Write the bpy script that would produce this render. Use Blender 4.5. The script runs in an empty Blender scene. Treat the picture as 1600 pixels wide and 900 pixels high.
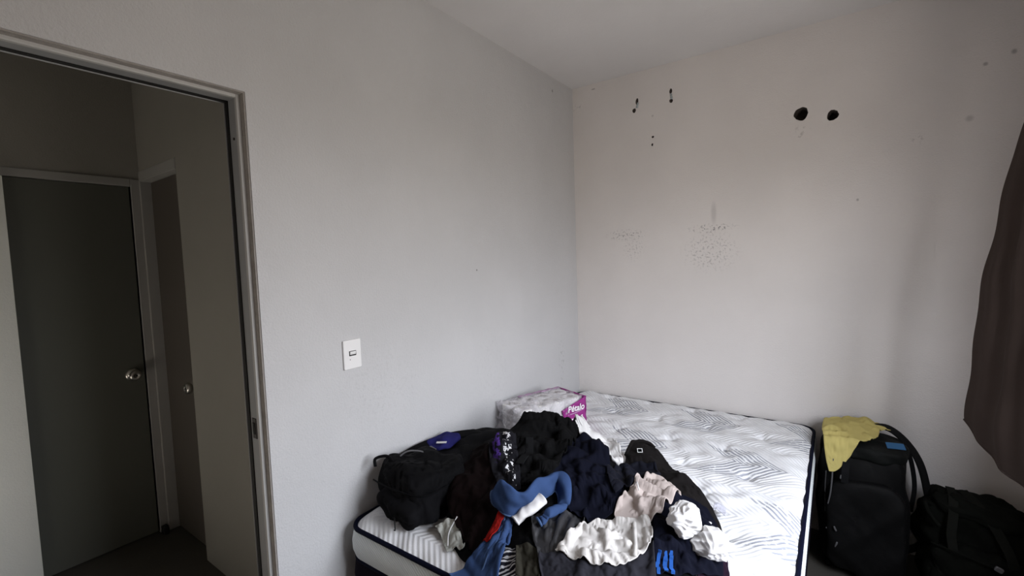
import bpy, bmesh, math
import numpy as np
from mathutils import Vector, Matrix

# ------------------------------------------------------------------ camera, sky, light, exposure
SC = bpy.context.scene
COL = SC.collection
SC.view_settings.view_transform = 'Standard'
SC.view_settings.look = 'None'
SC.view_settings.gamma = 1.0
SC.view_settings.use_curve_mapping = False
SC.view_settings.exposure = 0.0

YAW, PITCH, ROLL, FPX = 2.1892013, -0.0648461, -0.0343691, 710.5
fw = Vector((math.cos(PITCH) * math.cos(YAW), math.cos(PITCH) * math.sin(YAW), math.sin(PITCH)))
rt = Vector((math.sin(YAW), -math.cos(YAW), 0.0))
up = rt.cross(fw)
r2 = math.cos(ROLL) * rt + math.sin(ROLL) * up
u2 = -math.sin(ROLL) * rt + math.cos(ROLL) * up
cam_data = bpy.data.cameras.new('camera')
cam_data.sensor_width = 36.0
cam_data.lens = FPX / 1600.0 * 36.0
cam_data.clip_start = 0.02
cam = bpy.data.objects.new('camera', cam_data)
COL.objects.link(cam)
M = Matrix((r2, u2, -fw)).transposed().to_4x4()
M.translation = Vector((1.5124, -2.9348, 1.56))
cam.matrix_world = M
SC.camera = cam

# overcast sky outside the window: bluish above, warm dim ground below
world = bpy.data.worlds.new('sky')
SC.world = world
world.use_nodes = True
wn = world.node_tree
wn.nodes.clear()
w_out = wn.nodes.new('ShaderNodeOutputWorld')
w_bg = wn.nodes.new('ShaderNodeBackground')
w_tc = wn.nodes.new('ShaderNodeTexCoord')
w_sep = wn.nodes.new('ShaderNodeSeparateXYZ')
w_ramp = wn.nodes.new('ShaderNodeValToRGB')
w_map = wn.nodes.new('ShaderNodeMapRange')
w_map.inputs['From Min'].default_value = -1.0
w_map.inputs['From Max'].default_value = 1.0
wn.links.new(w_tc.outputs['Generated'], w_sep.inputs[0])
wn.links.new(w_sep.outputs['Z'], w_map.inputs['Value'])
wn.links.new(w_map.outputs[0], w_ramp.inputs[0])
cr = w_ramp.color_ramp
cr.elements[0].position = 0.0
cr.elements[0].color = (0.22, 0.20, 0.175, 1)
cr.elements[1].position = 1.0
cr.elements[1].color = (1.38, 1.48, 1.68, 1)
e = cr.elements.new(0.47); e.color = (0.34, 0.31, 0.275, 1)
e = cr.elements.new(0.52); e.color = (0.72, 0.70, 0.70, 1)
e = cr.elements.new(0.68); e.color = (1.05, 1.09, 1.18, 1)
w_bg.inputs['Strength'].default_value = 16.8
wn.links.new(w_ramp.outputs[0], w_bg.inputs[0])
wn.links.new(w_bg.outputs[0], w_out.inputs[0])

WX = 2.25                      # right wall
WIN = (-2.25, -1.18, 0.95, 2.15)  # window opening in the right wall: y0, y1, z0, z1
pl = bpy.data.lights.new('window_portal', 'AREA')
pl.shape = 'RECTANGLE'
pl.size = WIN[1] - WIN[0]
pl.size_y = WIN[3] - WIN[2]
pl.cycles.is_portal = True
po = bpy.data.objects.new('window_portal', pl)
po.location = (WX + 0.13, (WIN[0] + WIN[1]) / 2, (WIN[2] + WIN[3]) / 2)
po.rotation_euler = (math.radians(90), 0, math.radians(90))
COL.objects.link(po)
SC.cycles.max_bounces = 10
SC.cycles.diffuse_bounces = 7

# ------------------------------------------------------------------ materials
def mat(name, col, rough=0.9, var=0.0, vscale=6.0, bump=0.0, bscale=400.0, metal=0.0, spec=0.3,
        sheen=0.0, bump2=0.0, b2scale=40.0):
    m = bpy.data.materials.new(name)
    m.use_nodes = True
    nt = m.node_tree
    b = nt.nodes['Principled BSDF']
    b.inputs['Base Color'].default_value = (*col, 1)
    b.inputs['Roughness'].default_value = rough
    b.inputs['Metallic'].default_value = metal
    b.inputs['Specular IOR Level'].default_value = spec
    if sheen:
        b.inputs['Sheen Weight'].default_value = sheen
        b.inputs['Sheen Roughness'].default_value = 0.5
    tc = nt.nodes.new('ShaderNodeTexCoord')
    if var:
        n = nt.nodes.new('ShaderNodeTexNoise'); n.inputs['Scale'].default_value = vscale
        n.inputs['Detail'].default_value = 5
        nt.links.new(tc.outputs['Object'], n.inputs['Vector'])
        mx = nt.nodes.new('ShaderNodeMix'); mx.data_type = 'RGBA'
        mx.inputs[6].default_value = (*[c * (1 - var) for c in col], 1)
        mx.inputs[7].default_value = (*[min(1, c * (1 + var)) for c in col], 1)
        nt.links.new(n.outputs['Fac'], mx.inputs[0])
        nt.links.new(mx.outputs[2], b.inputs['Base Color'])
    last = None
    for st, scl in ((bump, bscale), (bump2, b2scale)):
        if not st:
            continue
        n2 = nt.nodes.new('ShaderNodeTexNoise'); n2.inputs['Scale'].default_value = scl
        n2.inputs['Detail'].default_value = 3
        nt.links.new(tc.outputs['Object'], n2.inputs['Vector'])
        bp = nt.nodes.new('ShaderNodeBump'); bp.inputs['Strength'].default_value = st
        bp.inputs['Distance'].default_value = 0.6 / scl
        nt.links.new(n2.outputs['Fac'], bp.inputs['Height'])
        if last:
            nt.links.new(last, bp.inputs['Normal'])
        last = bp.outputs[0]
    if last:
        nt.links.new(last, b.inputs['Normal'])
    return m

class NB:
    """tiny node builder for masks"""
    def __init__(s, m):
        s.nt = m.node_tree
        s.b = s.nt.nodes['Principled BSDF']
        s.tc = s.nt.nodes.new('ShaderNodeTexCoord')
        s.sep = s.nt.nodes.new('ShaderNodeSeparateXYZ')
        s.nt.links.new(s.tc.outputs['Object'], s.sep.inputs[0])
    def put(s, sock, v):
        if isinstance(v, (int, float)):
            sock.default_value = v
        else:
            s.nt.links.new(v, sock)
    def m(s, op, a, b=0.0, c=0.0):
        n = s.nt.nodes.new('ShaderNodeMath'); n.operation = op
        s.put(n.inputs[0], a); s.put(n.inputs[1], b); s.put(n.inputs[2], c)
        return n.outputs[0]
    def noise(s, scale, detail=3, rough=0.5):
        n = s.nt.nodes.new('ShaderNodeTexNoise')
        n.inputs['Scale'].default_value = scale; n.inputs['Detail'].default_value = detail
        n.inputs['Roughness'].default_value = rough
        s.nt.links.new(s.tc.outputs['Object'], n.inputs['Vector'])
        return n.outputs['Fac']
    def ramp(s, v, lo, hi, a=0.0, b=1.0):
        n = s.nt.nodes.new('ShaderNodeMapRange'); n.interpolation_type = 'SMOOTHSTEP'
        s.put(n.inputs['Value'], v)
        n.inputs['From Min'].default_value = lo; n.inputs['From Max'].default_value = hi
        n.inputs['To Min'].default_value = a; n.inputs['To Max'].default_value = b
        return n.outputs[0]
    def mix(s, f, a, b):
        n = s.nt.nodes.new('ShaderNodeMix'); n.data_type = 'RGBA'
        s.put(n.inputs[0], f)
        for i, v in ((6, a), (7, b)):
            if isinstance(v, tuple):
                n.inputs[i].default_value = (*v, 1)
            else:
                s.nt.links.new(v, n.inputs[i])
        return n.outputs[2]

def blob(nb, ax, az, cx, cz, rx, rz):
    dx = nb.m('DIVIDE', nb.m('SUBTRACT', ax, cx), rx)
    dz = nb.m('DIVIDE', nb.m('SUBTRACT', az, cz), rz)
    d = nb.m('SQRT', nb.m('ADD', nb.m('MULTIPLY', dx, dx), nb.m('MULTIPLY', dz, dz)))
    return nb.ramp(d, 0.25, 1.0, 1.0, 0.0)

def plaster(name, col, stains=(), bump=0.35, ax='X'):
    """painted rough plaster, with soft dirt blotches and speckled scuffs at the given places (u, z, ru, rz, speckle, strength)"""
    m = mat(name, col, 0.92, spec=0.2)
    nb = NB(m)
    A, Z = nb.sep.outputs[ax], nb.sep.outputs['Z']
    big = nb.ramp(nb.noise(1.6, 4), 0.3, 0.75)
    c = nb.mix(big, tuple(x * 0.95 for x in col), tuple(min(1, x * 1.03) for x in col))
    tiny = nb.ramp(nb.noise(70, 2), 0.79, 0.84)
    c = nb.mix(nb.m('MULTIPLY', tiny, 0.22), c, (0.30, 0.28, 0.26))
    for (u, z, ru, rz, sp, st) in stains:
        msk = blob(nb, A, Z, u, z, ru, rz)
        if sp:
            nn = nb.ramp(nb.noise(sp, 3, 0.6), 0.53, 0.63)
            msk = nb.m('MULTIPLY', msk, nn)
        c = nb.mix(nb.m('MULTIPLY', msk, st), c, (0.16, 0.15, 0.15))
    nb.nt.links.new(c, nb.b.inputs['Base Color'])
    n1 = nb.noise(130, 5, 0.62); n2 = nb.noise(18, 4, 0.6)
    h = nb.m('ADD', nb.m('MULTIPLY', n1, 0.45), nb.m('MULTIPLY', n2, 0.55))
    bp = nb.nt.nodes.new('ShaderNodeBump'); bp.inputs['Strength'].default_value = bump
    bp.inputs['Distance'].default_value = 0.012
    nb.nt.links.new(h, bp.inputs['Height'])
    nb.nt.links.new(bp.outputs[0], nb.b.inputs['Normal'])
    return m

def cloth(name, col, var=0.18, rough=0.95, sheen=0.0, bump=0.25, spec=0.06, bscale=900.0, raw=False):
    if max(col) < .06 and not raw:
        col = tuple(c * .3 for c in col)
    return mat(name, col, rough, var=var, vscale=14, bump=bump, bscale=bscale, spec=spec, sheen=sheen,
               bump2=0.10, b2scale=45)

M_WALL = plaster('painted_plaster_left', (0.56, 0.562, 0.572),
                 [(-0.93, 1.50, .012, .012, 0, .0), (-1.118, 1.506, .007, .007, 0, .9), (-0.28, 2.64, .012, .014, 0, .7),
                  (-1.75, 1.05, .30, .25, 60, .07), (-1.0, 0.95, .25, .35, 45, .05),
                  (-0.25, 0.85, .06, .25, 50, .25)], 0.55, 'Y')
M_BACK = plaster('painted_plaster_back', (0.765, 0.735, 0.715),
                 [(0.37, 1.69, .17, .05, 75, .55), (0.42, 1.60, .10, .11, 80, .28), (0.91, 1.70, .17, .035, 70, .85),
                  (0.90, 1.56, .20, .16, 75, .42), (0.92, 1.79, .022, .09, 0, .22), (1.358, 2.18, .055, .055, 40, .30),
                  (0.562, 2.43, .01, .01, 0, .3), (1.604, 1.798, .008, .01, 0, .5), (2.005, 2.123, .02, .02, 0, .3),
                  (2.051, 2.351, .012, .012, 0, .5), (2.138, 2.381, .013, .016, 0, .5), (1.83, 2.06, .03, .05, 60, .3),
                  (0.0, 2.6, .10, .03, 60, .5), (0.16, 2.69, .02, .006, 0, .6)], 0.35, 'X')
M_CEIL = plaster('painted_plaster_ceiling', (0.76, 0.75, 0.745), [], 0.25, 'X')
M_WARM = plaster('painted_plaster_window_side', (0.46, 0.40, 0.355), [], 0.3, 'Y')  # unseen walls, coloured warm and dark to tint and cut the bounced light
M_HALL = plaster('shaded_hall_plaster', (0.30, 0.288, 0.262), [], 0.3, 'X')  # white hall walls, darkened in colour to stand for the missing light
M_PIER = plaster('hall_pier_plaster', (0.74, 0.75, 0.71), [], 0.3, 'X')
M_FLOOR = mat('worn_tile_floor', (0.085, 0.078, 0.068), 0.6, var=0.2, vscale=5, bump=0.1, bscale=60)
M_REVEAL = mat('chipped_plaster_reveal', (0.34, 0.32, 0.30), 0.9, var=0.3, vscale=30, bump=0.6, bscale=90)
M_FRAME = mat('grey_door_frame_paint', (0.30, 0.31, 0.32), 0.42, var=0.08, vscale=9, spec=0.5)
M_BEAD = mat('light_frame_edge', (0.50, 0.50, 0.49), 0.45, spec=0.5)
M_MATTBLACK = mat('matt_black', (0.012, 0.012, 0.012), 0.7)
M_DOOR1 = mat('grey_green_door_paint', (0.105, 0.108, 0.092), 0.6, var=0.06, vscale=2)
M_DOOR2 = mat('brown_grey_door_paint', (0.10, 0.088, 0.076), 0.6, var=0.06, vscale=2)
M_HFRAME = mat('hall_door_frame_paint', (0.34, 0.335, 0.32), 0.6, var=0.08, vscale=3)
M_CHROME = mat('brushed_steel', (0.62, 0.60, 0.56), 0.28, metal=1.0)
M_DARKMET = mat('dark_latch_metal', (0.05, 0.045, 0.042), 0.4, metal=0.7)
M_PLASTIC = mat('white_switch_plastic', (0.80, 0.80, 0.80), 0.35, spec=0.5)
M_HOLE = mat('dark_concrete', (0.10, 0.085, 0.075), 0.95, var=0.5, vscale=60, bump=1.0, bscale=80)
M_METALBIT = mat('bare_metal_anchor', (0.45, 0.50, 0.52), 0.4, metal=0.6, var=0.5, vscale=150)

# ------------------------------------------------------------------ mesh helpers
def tag(o, label=None, cat=None, group=None, kind=None):
    for k, v in (('label', label), ('category', cat), ('group', group), ('kind', kind)):
        if v:
            o[k] = v
    return o

def mesh(name, V, F, m, parent=None, smooth=False):
    me = bpy.data.meshes.new(name)
    me.from_pydata([tuple(map(float, v)) for v in V], [], [tuple(int(i) for i in f) for f in F])
    for mm in (m if isinstance(m, (list, tuple)) else [m]):
        me.materials.append(mm)
    if smooth:
        me.polygons.foreach_set('use_smooth', [True] * len(me.polygons))
    me.update()
    o = bpy.data.objects.new(name, me)
    COL.objects.link(o)
    if parent is not None:
        o.parent = parent
        o.matrix_parent_inverse = parent.matrix_basis.inverted()
    return o

def empty(name, loc, label, cat, group=None):
    o = bpy.data.objects.new(name, None)
    o.location = loc
    o.empty_display_size = 0.05
    COL.objects.link(o)
    return tag(o, label, cat, group)

def rehome(o, loc):
    """put a mesh object's origin at loc without moving its geometry"""
    o.data.transform(Matrix.Translation(-Vector(loc)))
    o.matrix_basis = Matrix.Translation(Vector(loc)) @ o.matrix_basis
    return o

class MB:
    def __init__(s):
        s.V, s.F = [], []
    def box(s, x0, x1, y0, y1, z0, z1):
        n = len(s.V)
        s.V += [(x, y, z) for z in (z0, z1) for (x, y) in ((x0, y0), (x1, y0), (x1, y1), (x0, y1))]
        s.F += [tuple(n + i for i in f) for f in ((0, 3, 2, 1), (4, 5, 6, 7), (0, 1, 5, 4), (1, 2, 6, 5), (2, 3, 7, 6), (3, 0, 4, 7))]
        return s
    def add(s, V, F):
        n = len(s.V)
        s.V += [tuple(v) for v in V]
        s.F += [tuple(n + i for i in f) for f in F]
        return s
    def build(s, name, m, parent=None, bevel=0.0, smooth=False, seg=2):
        o = mesh(name, s.V, s.F, m, parent, smooth)
        if bevel:
            b = o.modifiers.new('bevel', 'BEVEL'); b.width = bevel; b.segments = seg
            b.limit_method = 'ANGLE'
        return o

def catmull(P, n):
    P = np.asarray(P, float)
    Q = np.vstack([2 * P[0] - P[1], P, 2 * P[-1] - P[-2]])
    t = np.linspace(0, len(P) - 1, n)
    i = np.minimum(t.astype(int), len(P) - 2); f = (t - i)[:, None]
    a, b, c, d = Q[i], Q[i + 1], Q[i + 2], Q[i + 3]
    return 0.5 * (2 * b + (c - a) * f + (2 * a - 5 * b + 4 * c - d) * f ** 2 + (3 * b - a - 3 * c + d) * f ** 3)

def sweep(path, section, up=(0, 0, 1), closed_sec=True, caps=True, scale=None):
    """sweep a 2-d section (side, up) along a path"""
    P = np.asarray(path, float); n = len(P)
    T = np.gradient(P, axis=0); T /= np.linalg.norm(T, axis=1)[:, None] + 1e-12
    U = np.asarray(up, float)
    U = np.broadcast_to(U, (n, 3)) if U.ndim == 1 else U
    S = np.cross(T, U); S /= np.linalg.norm(S, axis=1)[:, None] + 1e-9
    N = np.cross(S, T)
    sec = np.asarray(section, float); k = len(sec)
    sc = np.ones((n, 2)) if scale is None else np.asarray(scale, float)
    V = (P[:, None, :] + S[:, None, :] * (sec[None, :, 0:1] * sc[:, None, 0:1]) + N[:, None, :] * (sec[None, :, 1:2] * sc[:, None, 1:2])).reshape(-1, 3)
    F = []
    kk = k if closed_sec else k - 1
    for i in range(n - 1):
        for j in range(kk):
            a, b = i * k + j, i * k + (j + 1) % k
            F.append((a, b, b + k, a + k))
    if caps and closed_sec:
        F.append(tuple(range(k))[::-1]); F.append(tuple((n - 1) * k + j for j in range(k)))
    return V, F

def circ(r, k=10, ry=None):
    return [(r * math.cos(2 * math.pi * i / k), (ry or r) * math.sin(2 * math.pi * i / k)) for i in range(k)]

def tube(name, path, r, m, parent=None, n=24, k=8):
    V, F = sweep(catmull(path, n), circ(r, k))
    return mesh(name, V, F, m, parent, True)

def strap(name, path, w, t, m, parent=None, n=30, up=(0, 0, 1)):
    a, b = w / 2, t / 2
    V, F = sweep(catmull(path, n), [(-a, -b), (a, -b), (a, b), (-a, b)], up)
    o = mesh(name, V, F, m, parent, False)
    bv = o.modifiers.new('bevel', 'BEVEL'); bv.width = t * 0.35; bv.segments = 2
    return o

def lathe(prof, k=24):
    """profile of (radius, height) about +z"""
    V, F = [], []
    for (r, z) in prof:
        V += [(r * math.cos(2 * math.pi * i / k), r * math.sin(2 * math.pi * i / k), z) for i in range(k)]
    for j in range(len(prof) - 1):
        for i in range(k):
            a, b = j * k + i, j * k + (i + 1) % k
            F.append((a, b, b + k, a + k))
    F.append(tuple(range(k))[::-1]); F.append(tuple((len(prof) - 1) * k + i for i in range(k)))
    return V, F

def xf(V, loc, Mx=None):
    V = np.asarray(V, float)
    if Mx is not None:
        V = V @ np.asarray(Mx, float).T
    return V + np.asarray(loc, float)

class GRF:
    """smooth random field: sum of random waves of roughly one wavelength"""
    def __init__(s, seed, lam, k=14, dirn=None, spread=3.14):
        r = np.random.RandomState(seed)
        a = (r.rand(k) * 2 - 1) * spread + (dirn if dirn is not None else 0)
        q = 2 * np.pi / (lam * (0.7 + 0.8 * r.rand(k)))
        s.kx, s.ky, s.p = q * np.cos(a), q * np.sin(a), r.rand(k) * 6.28
        s.n = math.sqrt(2.0 / k)
    def __call__(s, x, y):
        x = np.asarray(x)[..., None]; y = np.asarray(y)[..., None]
        return np.sin(x * s.kx + y * s.ky + s.p).sum(-1) * s.n

def cube_sphere(n):
    """grid-subdivided cube; returns unit-cube points and quads (welded)"""
    idx, V, F = {}, [], []
    def g(p):
        k = tuple(np.round(p, 6))
        if k not in idx:
            idx[k] = len(V); V.append(k)
        return idx[k]
    lin = np.linspace(-1, 1, n + 1)
    for ax in range(3):
        for sg in (-1, 1):
            for i in range(n):
                for j in range(n):
                    q = []
                    for (a, b) in ((i, j), (i + 1, j), (i + 1, j + 1), (i, j + 1)):
                        p = [0, 0, 0]; p[ax] = sg; p[(ax + 1) % 3] = lin[a]; p[(ax + 2) % 3] = lin[b]
                        q.append(g(p))
                    F.append(tuple(q) if sg > 0 else tuple(q[::-1]))
    return np.array(V), F

def soft_box(size, power=5.0, n=18, seed=0, lump=0.0, lam=0.15, sag=0.0, crease=0.0, fn=None):
    """rounded soft body, half sizes given; lumps push the skin in and out"""
    V, F = cube_sphere(n)
    V = np.tan(V * np.pi / 4 * 0.98) / math.tan(np.pi / 4 * 0.98)
    L = (np.abs(V) ** power).sum(1) ** (1 / power)
    N = V / L[:, None]
    P = N * np.array(size)
    if sag:
        P[:, 2] -= sag * (N[:, 0] ** 2 + N[:, 1] ** 2) * (N[:, 2] > 0)
    if lump or crease:
        a = GRF(seed, lam); b = GRF(seed + 1, lam); c = GRF(seed + 2, lam * .45)
        d = lump * 0.5 * (a(P[:, 0] + P[:, 2], P[:, 1]) + b(P[:, 2] - P[:, 0], P[:, 1] + .3 * P[:, 0]))
        d = d - crease * np.exp(-(c(P[:, 0] + .6 * P[:, 2], P[:, 1] - .5 * P[:, 2]) / .25) ** 2)
        P = P + N / np.linalg.norm(N, axis=1)[:, None] * d[:, None]
    if fn is not None:
        P = fn(P, N)
    return P, F

def rotz(a):
    c, s = math.cos(a), math.sin(a)
    return np.array([[c, -s, 0], [s, c, 0], [0, 0, 1.0]])
def rotx(a):
    c, s = math.cos(a), math.sin(a)
    return np.array([[1, 0, 0], [0, c, -s], [0, s, c]])
def roty(a):
    c, s = math.cos(a), math.sin(a)
    return np.array([[c, 0, s], [0, 1, 0], [-s, 0, c]])

# ------------------------------------------------------------------ the room
CH = 2.7258        # ceiling height
YF = -3.45         # front wall, behind the camera
DY, DZ = -2.2155, 2.1095   # doorway: right jamb and head
DL = -3.10         # doorway: left jamb
HX, HS = -1.7614, -2.0     # hall: back wall, side wall

def structure(o):
    o['kind'] = 'structure'
    return o

structure(MB().box(HX - .2, WX + .15, YF - .15, .15, -.12, 0).build('floor', M_FLOOR))
structure(MB().box(-.12, WX + .12, YF - .12, .12, CH, CH + .12).build('ceiling', M_CEIL))
wl = MB().box(-.12, 0, DY, .0, 0, CH).box(-.12, 0, -4.3, DL, 0, CH).box(-.12, 0, DL, DY, DZ, CH)
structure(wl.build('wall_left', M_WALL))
y0, y1, z0, z1 = WIN
wr = MB().box(WX, WX + .12, y1, 0, 0, CH).box(WX, WX + .12, YF, y0, 0, CH)
wr.box(WX, WX + .12, y0, y1, 0, z0).box(WX, WX + .12, y0, y1, z1, CH)
structure(wr.build('wall_right', M_WARM))
structure(MB().box(-.12, WX + .12, YF - .12, YF, 0, CH).build('wall_front', M_WARM))

# back wall with the drilled holes really cut into it
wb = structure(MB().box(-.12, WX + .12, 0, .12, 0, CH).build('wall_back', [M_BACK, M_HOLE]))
HOLES = [(1.3575, 2.277, .031, .038, .10, 5), (1.4965, 2.242, .027, .026, .10, 6),
         (.463, 2.540, .010, .024, .012, 7), (.443, 2.487, .014, .015, .012, 8),
         (.677, 2.556, .010, .017, .012, 9), (.678, 2.497, .013, .013, .012, 10),
         (.562, 2.299, .008, .0075, .02, 11), (.558, 2.251, .006, .010, .02, 12)]
cb = bmesh.new()
for (hx, hz, ra, rb, dp, sd) in HOLES:
    rnd = np.random.RandomState(sd)
    k = 28
    ang = np.arange(k) * 2 * np.pi / k
    rr = 1 + .06 * np.sin(2 * ang + rnd.rand() * 6) + .05 * np.sin(3 * ang + rnd.rand() * 6) + .025 * rnd.randn(k)
    fr = [cb.verts.new((hx + ra * rr[i] * math.cos(ang[i]), -.02, hz + rb * rr[i] * math.sin(ang[i]))) for i in range(k)]
    bk = [cb.verts.new((hx + .8 * ra * rr[i] * math.cos(ang[i]), dp, hz + .8 * rb * rr[i] * math.sin(ang[i]))) for i in range(k)]
    cb.faces.new(fr); cb.faces.new(bk[::-1])
    for i in range(k):
        cb.faces.new((fr[i], bk[i], bk[(i + 1) % k], fr[(i + 1) % k]))
bmesh.ops.recalc_face_normals(cb, faces=cb.faces)
cme = bpy.data.meshes.new('cut'); cb.to_mesh(cme); cb.free()
cob = bpy.data.objects.new('cut', cme); COL.objects.link(cob)
bo = wb.modifiers.new('cut', 'BOOLEAN'); bo.object = cob; bo.operation = 'DIFFERENCE'; bo.solver = 'EXACT'
dg = bpy.context.evaluated_depsgraph_get()
nm = bpy.data.meshes.new_from_object(wb.evaluated_get(dg))
wb.modifiers.clear(); wb.data = nm
bpy.data.objects.remove(cob)
nm.materials.clear(); nm.materials.append(M_BACK); nm.materials.append(M_HOLE)
for p in nm.polygons:
    c = p.center
    p.material_index = 1 if (0.0008 < c.y < .118 and -.1 < c.x < WX + .1 and .05 < c.z < CH - .05) else 0

def anchor(name, x, z, lean, label):
    o = MB()
    V, F = lathe([(.0075, 0), (.008, .012), (.005, .016), (.006, .030), (.003, .034)], 10)
    V = np.asarray(V)
    V[:, :2] *= 1 + .15 * np.sin(V[:, 2:3] * 900)
    o.add(xf(V, (x, -.002, z - .017), roty(lean) @ np.diag([1, .55, 1])), F)
    return tag(o.build(name, M_METALBIT, smooth=True), label, 'wall anchor')
anchor('wall_anchor', .462, 2.517, .25, 'broken wall anchor in the chipped hole nearest the room corner, high up')
anchor('wall_anchor', .682, 2.524, -.12, 'broken wall anchor second from the room corner, high on the back wall')

# window in the right wall, beside the camera (only its daylight and curtain are seen)
wf = MB()
for (a, b, c, d) in ((y0, y1, z0, z0 + .035), (y0, y1, z1 - .035, z1), (y0, y0 + .035, z0, z1), (y1 - .035, y1, z0, z1)):
    wf.box(WX + .05, WX + .09, a, b, c, d)
structure(wf.build('window_1', M_BEAD))

# metal door frame lining the doorway
fr = empty('door_frame', (0, DY, 0), 'grey metal door frame lining the bedroom doorway', 'door frame')
fr['kind'] = 'structure'
fr.name = 'door_1'
def jamb_prof(x0, x1, a0, a1):
    """a band between depths x0..x1 standing a0..a1 proud of the opening, along both jambs and the head"""
    b = MB()
    b.box(x0, x1, DY - a1, DY - a0, 0, DZ - a0)
    b.box(x0, x1, DL + a0, DL + a1, 0, DZ - a0)
    b.box(x0, x1, DL + a1, DY - a1, DZ - a1, DZ - a0)
    return b
jamb_prof(-.030, -.004, -.003, .004).build('plaster_reveal', M_REVEAL, fr)
jamb_prof(-.046, -.030, -.004, .014).build('frame_bead', M_BEAD, fr, .003)
jamb_prof(-.098, -.046, -.004, .009).build('frame_channel', M_FRAME, fr, .001)
jamb_prof(-.114, -.098, -.003, .012).build('black_band', M_MATTBLACK, fr)  # black band between the channel and the back edge
jamb_prof(-.120, -.1155, -.003, .0145).build('frame_back_edge', M_FRAME, fr, .001)
lp = MB().box(-.086, -.060, DY - .0115, DY - .008, .985, 1.055).build('strike_plate', M_DARKMET, fr, .003)
MB().box(-.080, -.066, DY - .0135, DY - .0112, 1.0, 1.04).build('latch_slot', M_MATTBLACK, lp, .002)
V, F = lathe([(.0045, 0), (.0045, .003), (.003, .004)], 10)
mesh('screw', xf(V, (-.072, DY - .008, 1.975), rotx(math.pi / 2)), F, M_DARKMET, fr, True)

# ------------------------------------------------------------------ the hall beyond the doorway
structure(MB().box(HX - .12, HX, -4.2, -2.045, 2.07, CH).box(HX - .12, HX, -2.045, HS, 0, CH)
          .box(HX - .12, HX, -4.2, -2.99, 0, CH).box(HX - .12, HX - .062, -2.99, -2.0, 0, 2.07).build('wall_hall_back', M_HALL))  # last box: unseen backing added behind the door to block the sky
hs = MB().box(-1.222, -.12, HS, HS + .12, 0, CH).box(HX, -1.222, HS, HS + .12, 2.10, CH).box(HX - .12, HX - .03, HS, HS + .12, 0, CH).box(HX - .03, -1.1, HS + .085, HS + .12, 0, 2.10)  # last box is added too, an unseen sheet keeping sky light out
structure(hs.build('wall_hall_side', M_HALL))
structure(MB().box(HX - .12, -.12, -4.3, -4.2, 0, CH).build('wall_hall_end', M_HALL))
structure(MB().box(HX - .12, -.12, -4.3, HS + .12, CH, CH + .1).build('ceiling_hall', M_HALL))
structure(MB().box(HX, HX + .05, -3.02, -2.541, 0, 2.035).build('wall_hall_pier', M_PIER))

def knob(parent, loc, Mx):
    V, F = lathe([(.0, 0), (.033, 0), (.034, .006), (.026, .010), (.012, .013), (.011, .030), (.016, .036), (.026, .044), (.029, .056), (.026, .066), (.014, .070), (.012, .067), (.0, .067)], 28)
    k = mesh('door_knob', xf(V, loc, Mx), F, M_CHROME, parent, True)
    V, F = lathe([(.0, .0655), (.006, .0655), (.006, .0705), (.0, .0705)], 12)
    mesh('keyhole_button', xf(V, loc, Mx), F, M_DARKMET, k, True)
d1 = structure(MB().box(HX - .04, HX - .006, -2.99, -2.050, .008, 2.04).build('door_2', M_DOOR1, None, .002))
d1f = MB().box(HX - .06, HX + .008, -2.045, -1.999, 0, 2.085).box(HX - .06, HX + .008, -3.0, -2.045, 2.042, 2.085)
d1f.build('door_frame', M_HFRAME, d1, .003)
knob(d1, (HX - .006, -2.108, .972), roty(math.pi / 2))
d2 = structure(MB().box(-1.732, -1.18, HS + .045, HS + .08, .008, 2.07).build('door_3', M_DOOR2, None, .002))
d2f = MB().box(HX, -1.735, HS - .006, HS + .06, 0, 2.075).box(HX, -1.222, HS - .004, HS + .06, 2.072, 2.13)
d2f.build('door_frame', M_HFRAME, d2, .003)
knob(d2, (-1.262, HS + .045, .935), rotx(math.pi / 2))
V, F = soft_box((.020, .016, .026), 4, 6, 3, .003, .03)
tag(mesh('door_stop', xf(V, (HX + .045, HS - .032, .026)), F, M_MATTBLACK, None, True),
    'small black door stop at the foot of the hall corner post', 'door stop')

# ------------------------------------------------------------------ light switch
sw = empty('light_switch', (0, -1.889, 1.215), 'white light switch plate with one small rocker on the left wall', 'light switch')
def rrect(cy, cz, hw, hh, r, k=5):
    pts = []
    for (sy, sz, a0) in ((1, 1, 0), (-1, 1, 90), (-1, -1, 180), (1, -1, 270)):
        for i in range(k + 1):
            a = math.radians(a0 + 90 * i / k)
            pts.append((cy + sy * (hw - r) + r * math.cos(a), cz + sz * (hh - r) + r * math.sin(a)))
    return pts
def prism(pts, x0, x1, lift=0.0):
    n = len(pts)
    V = [(x0, y, z) for (y, z) in pts] + [(x1, y, z) for (y, z) in pts]
    F = [tuple(range(n))[::-1], tuple(range(n, 2 * n))] + [(i, (i + 1) % n, n + (i + 1) % n, n + i) for i in range(n)]
    return V, F
cy, cz = -1.889, 1.215
V, F = prism(rrect(cy, cz, .0385, .056, .005), 0.0003, .009)
po_ = mesh('plate', V, F, M_PLASTIC, sw)
b = po_.modifiers.new('bevel', 'BEVEL'); b.width = .003; b.segments = 3; b.limit_method = 'ANGLE'
V, F = prism(rrect(cy, cz + .004, .0155, .0095, .001), .0090, .0094)
mesh('rocker_slot', V, F, M_MATTBLACK, sw)
rk = MB()
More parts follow.
